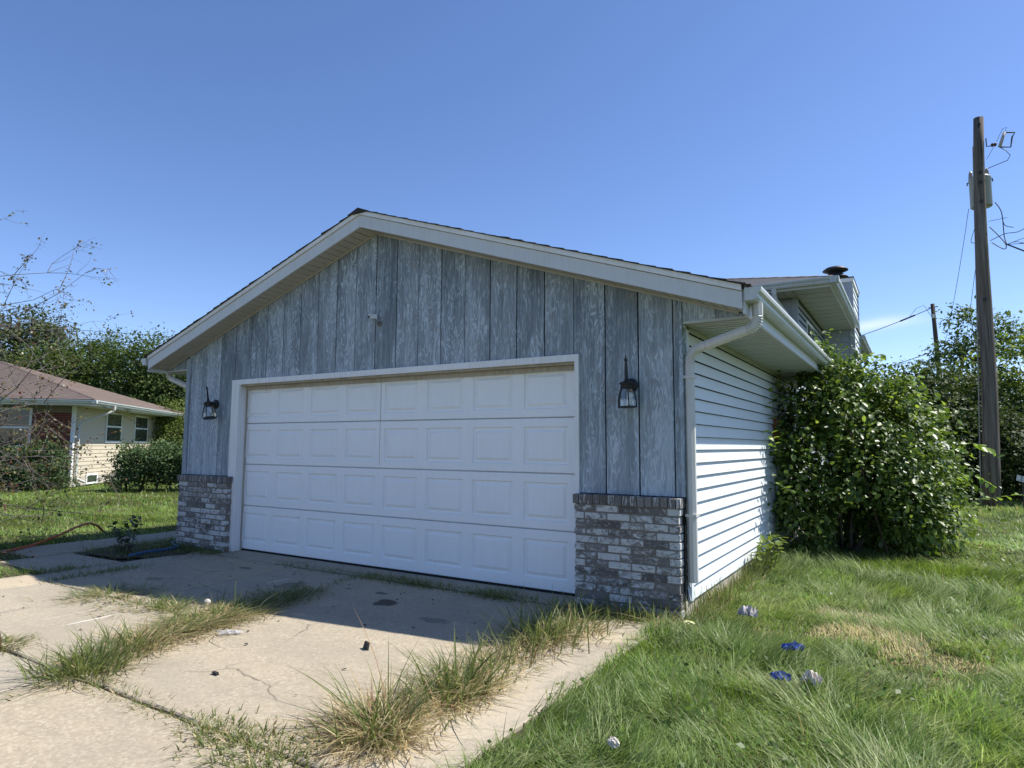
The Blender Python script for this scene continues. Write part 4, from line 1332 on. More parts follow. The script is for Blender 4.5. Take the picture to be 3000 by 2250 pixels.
tree('shrub', 'yellow green undergrowth at the right end of the neighbour house', 'shrub', (-20.5, 12.6, GZ), randblobs(6, 4.5, 3.4, 0.2, 9, .5, .9), 16200, 0.12, (0.061, 0.101, 0.019), (0.159, 0.196, 0.046), 26, .1, None, .3)
tree('shrub', 'dark undergrowth low behind the juniper hedge', 'shrub', (-25.0, 15.5, GZ), randblobs(7, 7.5, 3.8, 0.2, 12, .6, 1.1), 18900, 0.15, (0.037, 0.066, 0.016), (0.104, 0.143, 0.035), 27, .12, None, .35)


def juniper(label, base, length, w, h, seed, n, ax):
    t = empty('juniper_hedge', base, label, 'hedge', 'clipped evergreen hedges at the neighbour house')
    rr = random.Random(seed); b = Vector(base); blobs = []
    ax = Vector(ax).normalized(); sdv = Vector((-ax.y, ax.x, 0))
    k = int(length / 0.42)
    for i in range(k):
        for j in range(4):
            c = b + ax * (i * 0.42 + rr.uniform(-.15, .15)) + sdv * rr.uniform(-.6, .6) * w * .5 + Vector((0, 0, h * (0.25 + .22 * j) + rr.uniform(-.08, .08)))
            blobs.append((c.x, c.y, c.z, rr.uniform(.3, .46), rr.uniform(.3, .46), rr.uniform(.14, .22)))
    crown('foliage', t, blobs, n, 0.085, (0.034, 0.069, 0.027), (0.128, 0.19, 0.072), seed, M_LEAFF, LEAF4, LEAF4F, .14, 18, 0.02, -0.25, .6)
    mb = MB()
    for i in range(k):
        p = b + ax * (i * .42)
        mb.tube([p + Vector((0, 0, -.1)), p + Vector((rr.uniform(-.2, .2), rr.uniform(-.2, .2), h * .75))], [.04, .015], 5)
    mb.build('stem', M_BARK, t)
    return t


juniper('wide dark evergreen hedge with sunlit top in front of the tan basement wall', (-12.6, 5.35, GZ), 4.6, 1.7, 1.22, 31, 30000, (0.80, 0.60, 0))
juniper('dark evergreen hedge in front of the red brick wall at far left', (-16.0, 3.1, GZ), 2.2, 1.4, 1.22, 32, 14000, (0.80, 0.60, 0))

# right background: dense thicket and trees behind the pole
GR = 'trees of the thicket behind the utility pole'
tree('thicket_tree', 'airy tree with flat leaf tiers against the sky beside the near pole', 'tree', (9.75, 23.5, GZ), [(0, 0, 4.6, 1.0, 1.0, .8), (-0.6, 0, 5.1, .9, .9, .35), (.7, .2, 5.6, .9, .9, .38), (-.2, 0, 6.1, .75, .8, .30), (-.9, 0, 4.5, .8, .8, .28), (1.3, 0, 5.0, .9, .9, .35), (.2, 0, 3.6, 1.1, 1.1, .6)], 5400, 0.152, (0.051, 0.099, 0.029), (0.145, 0.206, 0.058), 41, .13, GR, .2, 20)
tree('thicket_tree', 'yellow green leafy tree right behind the near pole at the frame edge', 'tree', (11.2, 21.0, GZ), randblobs(42, 4.6, 5.4, .6, 14, .6, 1.0), 14250, 0.152, (0.076, 0.14, 0.022), (0.255, 0.338, 0.054), 42, .15, GR, .25)
tree('thicket_tree', 'dark dense thicket filling the space between the bush and the near pole', 'tree', (8.2, 19.5, GZ), randblobs(43, 4.8, 3.9, .2, 16, .6, 1.0), 26400, 0.136, (0.027, 0.053, 0.014), (0.086, 0.125, 0.030), 43, .12, GR, .25, 24)
tree('thicket_tree', 'low dark thicket at the foot of the near pole', 'tree', (10.0, 17.6, GZ), randblobs(44, 4.4, 2.5, .1, 14, .45, .8), 21600, 0.120, (0.024, 0.048, 0.014), (0.073, 0.107, 0.027), 44, .1, GR, .22, 24)
tree('thicket_tree', 'dark thicket low at the far right frame edge', 'tree', (12.8, 18.5, GZ), randblobs(45, 4.6, 3.2, .1, 14, .5, .9), 19200, 0.128, (0.027, 0.053, 0.014), (0.092, 0.130, 0.032), 45, .1, GR, .22, 24)
tree('thicket_tree', 'rounded green tree behind the dark thicket left of the near pole', 'tree', (6.6, 25.0, GZ), randblobs(46, 5.0, 3.6, .3, 13, .7, 1.1), 19200, 0.168, (0.032, 0.062, 0.016), (0.098, 0.140, 0.035), 46, .15, GR, .3, 24)
tree('thicket_tree', 'tall leafy tree behind the yellow green tree at far right', 'tree', (14.6, 24.0, GZ), randblobs(47, 6.0, 5.6, .4, 14, .8, 1.3), 12750, 0.176, (0.044, 0.086, 0.022), (0.145, 0.198, 0.048), 47, .18, GR, .3)

# ------------------------------------------------------------------ sparse tree reaching in from the left
def sparse_tree():
    base = Vector((-4.22, -2.36, GZ))
    t = empty('bare_fruit_tree', base, 'half bare small tree with thin twigs reaching in at the left edge', 'tree')
    rr = random.Random(12); r = np.random.default_rng(12)
    mb = MB(); tw = MB(); P_ = []; D = []; low = []
    top = base + Vector((0.2, 0.1, 4.0))
    tp = [base + Vector((0, 0, -.1)), base + Vector((.08, .02, .9)), base + Vector((.05, .1, 1.9)), base + Vector((.18, .08, 3.0)), top]
    mb.tube(tp, [.10, .085, .07, .045, .02], 8)

    def twig(s, d, ln, rad, depth, leafy):
        d = d.normalized(); p = s.copy(); pts = [p.copy()]; k = 5
        for i in range(k):
            d = (d + Vector((rr.gauss(0, .2), rr.gauss(0, .2), rr.gauss(0, .17) + (0.03 if depth == 0 else 0)))).normalized()
            p = p + d * ln / k; pts.append(p.copy())
        tw.tube(pts, [rad * (1 - .8 * i / k) for i in range(k + 1)], 5 if depth < 1 else 4, False)
        if depth < 2:
            for q in range(rr.randint(4, 6) if depth == 0 else rr.randint(2, 4)):
                i = rr.randint(1, k); sd = d.cross(Vector((rr.gauss(0, 1), rr.gauss(0, 1), rr.gauss(0, 1)))).normalized()
                twig(pts[i], d * .7 + sd * .9, ln * rr.uniform(.25, .5), rad * .5, depth + 1, leafy)
        for q in range(rr.randint(2, 5) if depth else 2):
            if rr.random() < leafy:
                i = rr.randint(1, k); c = pts[i]
                for _ in range(rr.randint(2, 5)):
                    P_.append(tuple(c + Vector((rr.gauss(0, .03), rr.gauss(0, .03), rr.gauss(0, .03))))); D.append((rr.gauss(0, 1), rr.gauss(0, 1), rr.gauss(-.3, .8))); low.append(c.z < 1.3)
    rv = Vector((0.851, 0.525, 0))
    for i in range(46):
        zz = rr.uniform(2.0, 3.6) if i % 5 == 0 else rr.uniform(.3, 1.75)
        a = rr.gauss(0, 0.75) if i < 32 else rr.uniform(0, 2 * math.pi)
        d = Vector((rv.x * math.cos(a) - rv.y * math.sin(a), rv.x * math.sin(a) + rv.y * math.cos(a), rr.uniform(-.12, .28) if zz < 2.2 else rr.uniform(.0, .38)))
        s = base + Vector((.1, .05, zz)) 
        twig(s, d, rr.uniform(1.7, 2.9) * (1.0 if zz < 2.4 else .9), .012, 0, .50 if zz < 2 else .35)
    mb.build('trunk', M_BARK, t, True); tw.build('twigs', M_TWIG, t)
    n = len(P_); P2 = np.array(P_, np.float32); D2 = np.array(D)
    c = r.random(n); C_ = np.where((c < .5)[:, None], np.array([[.07, .085, .025]]), np.where((c < .78)[:, None], np.array([[.17, .15, .05]]), np.array([[.13, .055, .03]]))) * (.7 + .6 * r.random((n, 1)))
    V, F, CC = leaves(P2, D2, np.array([0, 0, 1.0]) + rdir(n, r) * .7, .048 * (.7 + .6 * r.random(n)), C_, LEAF4, LEAF4F)
    np_mesh('leaves', V, F, M_LEAF, CC, t)


sparse_tree()

# ------------------------------------------------------------------ utility poles and wires
def cat_(a, b, sag, n=14):
    a, b = Vector(a), Vector(b)
    return [a.lerp(b, k / n) - Vector((0, 0, sag * 4 * (k / n) * (1 - k / n))) for k in range(n + 1)]


PB = Vector((9.13, 14.49, GZ)); PT = Vector((9.36, 14.40, 9.72))
pole = empty('utility_pole', PB, 'near weathered grey wooden utility pole carrying a transformer', 'pole', None)
pp = [PB.lerp(PT, k / 10) + Vector((0.035 * math.sin(k * .62), 0, 0)) for k in range(11)]
pp[0] = PB - Vector((0, 0, .2))
MB().tube(pp, [.195 - .0085 * k for k in range(11)], 18).build('shaft', M_POLE, pole, True)
cv = Vector((CAM.x - PB.x, CAM.y - PB.y, 0)).normalized(); sv = Vector((-cv.y, cv.x, 0))   # towards the viewer's side and its left-right
sv = sv if sv.x > 0 else -sv


def on(z, side=0.0, front=0.0):
    t = (z - PB.z) / (PT.z - PB.z); return PB.lerp(PT, t) + sv * side + cv * front


for z in (9.5, 8.25, 8.0, 7.5, 5.0):
    p = on(z, 0, .125 + (9.7 - z) * .009); MB().lathe(p, [(.042, -.01), (.042, .02)], 8, True, cv).build('bolt_plate', M_IRON, pole)
MB().tube([on(9.0, -.135, .02), on(7.0, -.15, .02), on(4.0, -.17, .03), on(1.0, -.2, .03), on(0.0, -.2, .05)], .016, 5).build('ground_moulding', plain('moulding', (.30, .28, .26), .8), pole)
tr = empty  # (transformer is bolted to the pole: parts of it)
tc = on(7.90, -0.01, -.30)
tk = MB().lathe(tc - Vector((0, 0, .48)), [(.225, .06), (.238, .08), (.238, .78), (.246, .79), (.246, .82), (.17, .89), (.05, .92)], 24).build('transformer_tank', M_GREYMETAL, pole, True)
for sx in (-.22, .18):
    b = tc + sv * sx * .85 + Vector((0, 0, .34))
    MB().lathe(b, [(.045, 0), (.06, .03), (.045, .06), (.06, .09), (.04, .12), (.05, .15), (.02, .24)], 10).build('bushing', plain('porcelain', (.30, .27, .25), .3), tk, True)
for sx in (-.27, .26):
    b = tc + sv * sx + Vector((0, 0, .28)); MB().tube([b - sv * sx * .35, b, b + Vector((0, 0, -.07))], .018, 5).build('lift_lug', M_IRON, tk)
for dz in (-.25, .25):
    MB().tube([on(7.88 + dz, 0, -.05), on(7.88 + dz, 0, -.10)], .05, 6).build('hanger', M_IRON, tk)
# cut-out fuse on its bracket
fc = on(9.02, .40, .02)
MB().tube([on(9.15, .135, 0), on(8.93, .145, 0), on(8.93, .26, 0)], .014, 5).build('bracket', M_IRON, pole)
MB().lathe(on(8.94, .30, 0), [(.03, -.07), (.055, -.04), (.03, -.01), (.055, .02), (.03, .05)], 10, True, sv).build('insulator', plain('brown_porcelain', (.10, .05, .035), .3), pole, True)
fz = MB(); f0 = fc + Vector((0, 0, -.18)); f1 = fc + sv * .12 + Vector((0, 0, .17))
MB().tube([f0, f1], .036, 8).build('fuse_barrel', plain('fuse_grey', (.36, .35, .33), .5), pole, True)
MB().tube([f1, f1 + sv * .20 + Vector((0, 0, -.06)), f1 + sv * .14 + Vector((0, 0, -.16)), f0 + sv * .22 + Vector((0, 0, -.06)), f0 + sv * .02], .018, 6).build('fuse_frame', M_IRON, pole)
MB().tube([f0, f0 + sv * .12 + Vector((0, 0, -.12)), f0 + sv * .20 + Vector((0, 0, -.26)), f0 + sv * .14 + Vector((0, 0, -.38)), tc + sv * .153 + Vector((0, 0, .56))], .009, 5).build('jumper_wire', M_WIRE, pole)
MB().tube([on(8.6, .13, 0), on(8.9, .3, 0), on(9.3, .48, 0), on(9.32, .56, 0), f1], .006, 4).build('jumper_wire', M_WIRE, pole)
def smooth(pts, k=5):
    pts = [Vector(p) for p in pts]; q = [pts[0]] + pts + [pts[-1]]; out = []
    for i in range(1, len(q) - 2):
        a, b, c, d = q[i - 1:i + 3]
        for j in range(k):
            t = j / k
            out.append(0.5 * ((2 * b) + (c - a) * t + (2 * a - 5 * b + 4 * c - d) * t * t + (3 * b - a - 3 * c + d) * t ** 3))
    return out + [pts[-1]]


class WB(MB):
    def tube(s, pts, rad, n=5, **kw): return MB.tube(s, smooth(pts), rad * .72, n)


wx = WB(); rr = random.Random(9)
b0 = tc + sv * .28 + Vector((0, 0, -.35)); b1 = on(6.35, .48, 0)
wx.tube([b0, b0 + sv * .12 + Vector((0, 0, -.3)), b0 + sv * .14 + Vector((0, 0, -.9)), b1], .016, 5)
wx.tube([b0 + sv * .12 + Vector((0, 0, -.3)), b0 + sv * .16 + Vector((0, 0, -.62)), b0 + sv * .34 + Vector((0, 0, -.72))], .013, 5)
wx.tube([on(6.85, .15, 0), on(6.6, .32, 0), on(6.35, .46, 0), on(6.24, .42, 0), on(6.45, .18, 0)], .016, 5)
wx.tube([on(6.5, .15, 0), on(6.62, .45, 0), on(6.62, .7, 0), on(6.72, .9, 0)], .012, 5)
for q in range(4): wx.tube([b1, b1 + sv * (.2 + .1 * q) + Vector((0, 0, rr.uniform(-.05, .12))), b1 + sv * (.42 + .06 * q) + Vector((0, 0, rr.uniform(-.22, .1)))], .010, 4)
wx.tube([on(7.0, .13, 0), on(7.02, .5, 0)], .009, 4)
wx.tube([on(6.9, -.15, 0), on(6.55, -.24, 0), on(6.5, -.15, 0)], .012, 4)
wx.build('secondary_leads', M_WIRE, pole)
tag(MB().tube(cat_(b1, b1 + sv * 5.5 + Vector((0, 0, -3.2)) + cv * 1.0, .25), .018, 5).build('service_drop_wire', M_WIRE), 'thick black service wire sloping down to the right from the near pole', 'wire')
tag(MB().tube(cat_(tc + sv * -.27 + Vector((0, 0, -.4)), tc + sv * -1.4 - cv * 7 + Vector((0, 0, -3.6)), .3), .007, 4).build('loose_wire', M_WIRE), 'long thin loose wire hanging left of the near pole', 'wire')
tag(MB().tube(cat_(on(5.9, -.16, 0), on(3.6, -.75, -6), .15), .007, 4).build('loose_wire', M_WIRE), 'short thin wire hanging close to the left side of the near pole', 'wire')

P2B = Vector((9.35, 44.6, GZ)); P2T = Vector((8.98, 44.2, 10.6))
pole2 = empty('utility_pole', P2B, 'distant dark utility pole with wires left of the near pole', 'pole')
MB().tube([P2B.lerp(P2T, k / 6) for k in range(7)], [.19 - .012 * k for k in range(7)], 12).build('shaft', plain('dark_pole', (.07, .055, .045), .9), pole2, True)
MB().box(P2T.x - .05, P2T.x + .07, P2T.y - .17, P2T.y - .13, P2T.z - .95, P2T.z - .7).build('tag_plate', M_PLASTICW, pole2)
MB().tube([P2T + Vector((-.25, 0, -.25)), P2T + Vector((.3, 0, -.2))], .03, 6).build('pin', M_IRON, pole2)
w1 = cat_(P2T + Vector((-.12, 0, -.3)), (-12.0, 52.0, 8.4), 1.3, 24)
tag(MB().tube(w1, .022, 5).build('power_line', M_WIRE), 'upper power line running left from the distant pole to the house', 'wire')
MB().tube(w1[1:3], .05, 6).build('splice_sleeve', M_WIRE, bpy.data.objects['power_line'])
MB().tube([w1[1] + Vector((-.3, 0, -.05)), w1[1] + Vector((.1, 0, .45)), w1[0].lerp(w1[1], .4) + Vector((0, 0, .4)), w1[0] + Vector((.05, -.15, -.6))], .014, 4).build('jumper_wire', M_WIRE, bpy.data.objects['power_line'])
tag(MB().tube(cat_(P2T + Vector((-.1, 0, -3.1)), (-12.0, 52.0, 5.7), 1.2, 24), .022, 5).build('power_line', M_WIRE), 'middle power line running left from the distant pole', 'wire')
tag(MB().tube(cat_(P2T + Vector((-.1, 0, -5.6)), (-12.0, 52.0, 4.0), .6, 24), .03, 5).build('power_line', M_WIRE), 'lowest power line just above the bushes right of the house', 'wire')
tag(MB().tube(cat_((-62.0, 12.0, 11.6), (-14.0, 46.0, 9.0), .6, 24), .02, 4).build('power_line', M_WIRE), 'faint thin wire crossing above the trees at left', 'wire')

# white tag sign at the right edge
sg = empty('sign', (10.05, 12.5, GZ), 'small white sign with a dark numeral tilted in the shade at the right edge', 'sign')
spos = Vector((9.540, 12.633, 0.665))
sg.location = (spos.x, spos.y, GZ); WM[sg] = Matrix.Translation(sg.location)
sr = Matrix.Translation(spos) @ Matrix.Rotation(R(31.9), 4, 'Z') @ Matrix.Rotation(R(14), 4, 'Y')
mb = MB().box(-.10, .12, -.004, .004, -.062, .062); mb.v = [tuple(sr @ Vector(v)) for v in mb.v]
mb.build('plate', plain('sign_white', (.55, .55, .55), .5), sg)
cu = bpy.data.curves.new('numeral', 'FONT'); cu.body = '2'; cu.size = .13; cu.align_x = 'CENTER'; cu.align_y = 'CENTER'; cu.extrude = .001
cu.materials.append(M_BLACK)
tmp = bpy.data.objects.new('numeral_text', cu); col.objects.link(tmp)
bpy.context.view_layer.update()
nme = bpy.data.meshes.new_from_object(tmp.evaluated_get(bpy.context.evaluated_depsgraph_get()))
bpy.data.objects.remove(tmp)
if not nme.materials: nme.materials.append(M_BLACK)
o = bpy.data.objects.new('numeral', nme)
om = sr @ Matrix.Translation((0.0, -.006, 0)) @ Matrix.Rotation(R(90), 4, 'X')
link(o, sg); o.matrix_basis = om
MB().tube([spos + Vector((.02, .03, -.06)), Vector((spos.x + .02, spos.y + .03, GZ - .1))], .012, 5).build('stake', M_IRON, sg)

# ------------------------------------------------------------------ grass
def blades(P_, h, az, lean, w, C_, segs=3, twist=0.5, seed=0):
    """numpy strips: P_ (n,3) roots; returns verts, quads, tris, colors"""
    r = np.random.default_rng(seed); n = len(P_)
    ts = np.linspace(0, 1, segs + 1)
    wd = (1 - ts ** 1.6) * 0.92 + 0.08
    dx, dy = np.cos(az), np.sin(az)
    pa = az + math.pi / 2 + r.normal(0, twist, n)
    px, py = np.cos(pa), np.sin(pa)
    Vs = []
    for k, t in enumerate(ts):
        out = lean * h * t ** 1.55
        z = h * np.maximum(t * np.sqrt(np.maximum(1 - 0.72 * np.minimum(lean, 1.05) ** 2, 0.06)) * (1 - 0.30 * np.minimum(lean, 1.3) * t), 0.02 * t)
        c = np.stack([P_[:, 0] + dx * out, P_[:, 1] + dy * out, P_[:, 2] + z], 1)
        if k < segs:
            o = np.stack([px, py, np.zeros(n)], 1) * (w * wd[k] * 0.5)[:, None]
            Vs += [c - o, c + o]
        else:
            Vs += [c]
    k = 2 * segs + 1
    V = np.stack(Vs, 1).reshape(-1, 3)
    b = (np.arange(n) * k)[:, None]
    Q = np.concatenate([b + np.array([[2 * i, 2 * i + 1, 2 * i + 3, 2 * i + 2]]) for i in range(segs - 1)]) if segs > 1 else np.zeros((0, 4), int)
    T = b + np.array([[2 * segs - 2, 2 * segs - 1, 2 * segs]])
    tc = np.repeat(C_, k, axis=0)
    return V, Q, T, tc


def join_blades(name, sets, mat, parent=None):
    Vs, Qs, Ts, Cs = [], [], [], []; o = 0
    for V, Q, T, C_ in sets:
        Vs.append(V); Qs.append(Q + o); Ts.append(T + o); Cs.append(C_); o += len(V)
    return np_mesh(name, np.concatenate(Vs), np.concatenate(Qs), mat, np.concatenate(Cs), parent, False, np.concatenate(Ts))


def lawn_mask(x, y):
    e = (vnoise(x * 2.3 + 5, y * 2.3) - 0.5) * 0.22 + (vnoise(x * 9, y * 9) - .5) * .10
    right = (x > 5.86 + e) & ~((x < XR + 0.045) & (y > -0.02)) & ~((y > -0.42) & (x < 5.98)) & ~((y > 0) & (x < XR + .05))
    left = (x < -0.44 - e * .8) & ~((x > XL - 0.05) & (y > -0.05)) & ~((x > -2.54) & (x < -1.60) & (y > -1.60)) & ~((x > -1.66) & (x < -0.30) & (y > -1.94))
    # the footprints of the houses
    px, py = x + 15.14, y - 4.93
    u = px * NU.x + py * NU.y; v = px * NV.x + py * NV.y
    nbh = (u > -0.05) & (u < 8.7) & (v > -0.05) & (v < 13.2)
    house_ = (x > XL) & (x < XR + .05) & (y > 0) & (y < 15.6)
    return (right | left) & ~nbh & ~house_


DRY = [(7.25, 0.22, 0.42, 0.26), (7.62, -0.15, 0.34, 0.24), (7.02, 0.10, 0.22, 0.12), (7.62, -0.62, 0.24, 0.13), (6.56, -0.02, 0.15, 0.10), (7.1, 0.85, 0.3, 0.2), (8.3, -1.9, 0.3, 0.2), (6.7, -1.1, .16, .12)]
sets = []
gr = np.random.default_rng(77)
for r0, r1, dens, w, seg in ((1.9, 4.2, 6800, .0046, 3), (4.2, 6.5, 4600, .0056, 3), (6.5, 10, 2300, .0078, 2), (10, 17, 800, .013, 2), (17, 32, 190, .026, 2)):
    a0, a1 = R(-84), R(22)
    n = int((a1 - a0) / 2 * (r1 ** 2 - r0 ** 2) * dens)
    rad = np.sqrt(gr.uniform(r0 ** 2, r1 ** 2, n)); a = gr.uniform(a0, a1, n)
    x = CAM.x + rad * np.sin(a); y = CAM.y + rad * np.cos(a)
    k = lawn_mask(x, y); x, y = x[k], y[k]; n = len(x)
    right = x > 3
    # combed swirls of long grass
    f1 = vnoise(x * .55 + 9, y * .55 + 2); f2 = vnoise(x * 1.7 + 30, y * 1.7); f3 = vnoise(x * .9 + 50, y * .9 + 13)
    f4 = vnoise(x * 5.2 + 3, y * 5.2 + 19)
    az = 2 * math.pi * (f1 * 1.3 + f2 * .8 + f4 * .35) + gr.normal(0, .75, n) + 2.2
    clump = vnoise(x * 3.1 + 11, y * 3.1 + 7)
    h = np.where(right, .115, .10) * (.28 + 1.20 * clump ** 1.3) * (.45 + .85 * gr.random(n))
    lean = np.clip(.35 + .55 * f3 + .25 * f4 + gr.normal(0, .24, n), .05, 1.15)
    stray = gr.random(n) < .03; h[stray] *= 1.5; lean[stray] *= .5
    near_edge = right & (x < 6.15) & (y < -.2)
    h[near_edge] *= 1.1
    t = gr.random((n, 1)); s = (vnoise(x * .8 + 3, y * .8 + 77) * .6 + f2 * .4)[:, None]
    C_ = np.array([0.07, 0.126, 0.025]) * (1 - t) + np.array([0.149, 0.21, 0.063]) * t
    C_ = C_ * (.80 + 1.45 * s * (.55 + .9 * clump[:, None]))
    C_[right & (y < 3)] *= 1.45; C_[~right] *= 1.1
    pale = (gr.random(n) < .14 + .24 * (vnoise(x * .7, y * .7 + 40) > .55)) & right
    C_[pale] = np.array([0.263, 0.311, 0.149]) * (.75 + .5 * gr.random((pale.sum(), 1)))
    lime = near_edge & (gr.random(n) < .55)
    C_[lime] = np.array([0.149, 0.236, 0.035]) * (.75 + .5 * gr.random((lime.sum(), 1)))
    lm = (~right) & (gr.random(n) < .35)
    C_[lm] = np.array([0.184, 0.245, 0.045]) * (.7 + .5 * gr.random((lm.sum(), 1)))
    dead = gr.random(n) < .045; C_[dead] = np.array([0.385, 0.324, 0.149]) * (.7 + .5 * gr.random((dead.sum(), 1)))
    for cx, cy, rx, ry in DRY:
        d = ((x - cx) / rx) ** 2 + ((y - cy) / ry) ** 2 + (f2 - .5) * 1.2
        q = (d < 1) & (gr.random(n) < .85)
        C_[q] = np.array([0.56, 0.51, 0.29]) * (.65 + .6 * gr.random((q.sum(), 1))); h[q] *= .62
    Pn = np.stack([x, y, np.full(n, GZ - .032)], 1)
    sets.append(blades(Pn, h, az, lean, w * (.7 + .6 * gr.random(n)), C_, seg, .7, 5))
# shaggy flopped clumps of longer grass
nc = 5200
rad = np.sqrt(gr.uniform(1.9 ** 2, 9.5 ** 2, nc)); a = gr.uniform(R(-60), R(22), nc)
cx = CAM.x + rad * np.sin(a); cy = CAM.y + rad * np.cos(a)
k = lawn_mask(cx, cy) & (cx > 5.9); 
for dx_, dy_, rx, ry in DRY: k &= ((cx - dx_) / rx) ** 2 + ((cy - dy_) / ry) ** 2 > 1.2
cx, cy = cx[k], cy[k]; nc = len(cx); per = 30
fa = 2 * math.pi * (vnoise(cx * .6 + 9, cy * .6 + 2) * 1.5 + vnoise(cx * 1.9, cy * 1.9 + 8) * .6) + gr.normal(0, .45, nc)
sz = .11 + .13 * vnoise(cx * 1.3 + 60, cy * 1.3) * (.5 + gr.random(nc))
kind_ = gr.random(nc) * .55 + vnoise(cx * .9 + 31, cy * .9 + 17) * .45
base = np.where((kind_ > .585)[:, None], np.array([[.28, .33, .14]]), np.where((kind_ > .36)[:, None], np.array([[.16, .235, .055]]), np.array([[.085, .14, .026]])))  # palest clumps: silvery highlights put into the blade colour
ii = np.repeat(np.arange(nc), per); n = len(ii)
x = cx[ii] + gr.normal(0, .045, n); y = cy[ii] + gr.normal(0, .045, n)
Pn = np.stack([x, y, np.full(n, GZ - .03)], 1)
cc = base[ii] * (.75 + .8 * gr.random((n, 1)))
sets.append(blades(Pn, sz[ii] * (.6 + .7 * gr.random(n)), fa[ii] + gr.normal(0, .32, n), gr.uniform(.55, 1.12, n), .0052 * (.7 + .6 * gr.random(n)), cc, 3, .6, 9))
# clover and small broad leaves between the blades
n = 26000
rad = np.sqrt(gr.uniform(2.0 ** 2, 11.0 ** 2, n)); a = gr.uniform(R(-84), R(22), n)
x = CAM.x + rad * np.sin(a); y = CAM.y + rad * np.cos(a)
k = lawn_mask(x, y) & (vnoise(x * 1.9 + 21, y * 1.9 + 5) > .52); x, y = x[k], y[k]; n = len(x)
Pn = np.stack([x, y, GZ + gr.uniform(.0, .07, n)], 1).astype(np.float32)
dv = gr.normal(size=(n, 3)); dv[:, 2] *= .35
cc = np.array([.11, .175, .04]) * (.6 + .8 * gr.random((n, 1)))
lv = leaves(Pn, dv, np.array([0, 0, 1.0]) + gr.normal(size=(n, 3)) * .45, .034 * (.5 + gr.random(n)), cc, LEAF4, LEAF4F)
sets.append((lv[0], lv[1], np.zeros((0, 3), int), lv[2]))
lawn = join_blades('lawn_grass', sets, M_GRASS)
tag(lawn, 'long uncut green lawn grass with dry yellow patches', 'grass', kind='stuff')


def tuft_set(cx, cy, n, L_, spread, dry, r, lean=(.4, 1.2), sx=1.0, sy=1.0, green=((.085, .118, .030), (.19, .225, .072)), w=.0062, dirb=None, z0=GZ):
    x = cx + r.normal(0, spread * sx, n); y = cy + r.normal(0, spread * sy, n)
    az = np.arctan2(y - cy, x - cx) + r.normal(0, .8, n)
    if dirb is not None: az = dirb + r.normal(0, .7, n)
    h = L_ * (.35 + .75 * r.random(n) ** 1.3)
    t = r.random((n, 1)); C_ = np.array(green[0]) * (1 - t) + np.array(green[1]) * t
    q = r.random(n) < dry; C_[q] = np.array([0.50, 0.42, 0.235]) * (.6 + .7 * r.random((q.sum(), 1)))
    rd = r.random(n) < dry * .10; C_[rd] = np.array([0.30, 0.19, 0.11]) * (.7 + .6 * r.random((rd.sum(), 1)))
    le = r.uniform(lean[0], lean[1], n); le[q] = np.minimum(le[q] + .3, 1.3)
    h[q] *= .8
    return blades(np.stack([x, y, np.full(n, z0 - .01)], 1), h, az, le, w * (.6 + .8 * r.random(n)), C_, 4, .6, int(abs(cx * 1000 + cy * 77)))


GT = 'weed clumps growing in the driveway joints'
tufts = [
    ('dense dark green grass tuft at the joint crossing, leftmost on the driveway', [(3.26, -3.28, 360, .28, .12, .08), (3.10, -3.12, 200, .25, .10, .15)]),
    ('matted half dry grass clump right behind the leftmost green tuft', [(3.02, -2.82, 300, .27, .10, .60), (2.95, -2.56, 240, .27, .10, .55)]),
    ('straw streaked grass clump in the middle of the left joint row', [(2.87, -2.28, 330, .27, .10, .50), (2.83, -2.08, 240, .26, .10, .45)]),
    ('yellowish flattened grass clump just outside the garage shadow', [(2.76, -1.80, 360, .25, .11, .50)]),
    ('dark grass clump lying inside the garage shadow on the joint', [(2.72, -1.40, 240, .24, .09, .12), (2.68, -1.08, 110, .14, .06, .10)]),
    ('low leafy weed clump on the slab left of the straw clumps', [(1.28, -2.12, 420, .17, .14, .30)]),
    ('small weed clump between the low leafy clump and the joint row', [(1.95, -2.16, 240, .13, .13, .35), (2.2, -2.1, 120, .24, .06, .2)]),
    ('big dry straggly grass clump nearest the camera on the right joint', [(5.34, -2.98, 460, .34, .09, .72), (5.27, -2.86, 240, .40, .08, .62)]),
    ('green and straw grass clump behind the big dry straggly one', [(5.36, -2.48, 300, .32, .08, .55), (5.36, -2.28, 330, .36, .08, .28)]),
    ('upright green weed clump halfway along the right joint', [(5.34, -1.90, 200, .22, .10, .65), (5.30, -1.55, 200, .24, .10, .55)]),
    ('tall seeding grass clump at the shadow edge near the brick pier', [(5.26, -1.15, 400, .36, .12, .25), (5.38, -.85, 260, .26, .12, .35)]),
    ('grass fringe along the foot of the right brick pier', [(5.15, -.42, 260, .22, .11, .15), (5.50, -.30, 280, .24, .12, .2), (5.85, -.28, 240, .22, .10, .3)]),
    ('low reddish mat of weeds at the bottom edge of the driveway', [(4.98, -3.38, 420, .085, .11, .25), (4.70, -3.34, 420, .06, .09, .25), (5.22, -3.45, 260, .11, .10, .2)]),
    ('small weed clump at the extreme left edge of the driveway', [(2.22, -3.33, 300, .13, .065, .3)]),
]
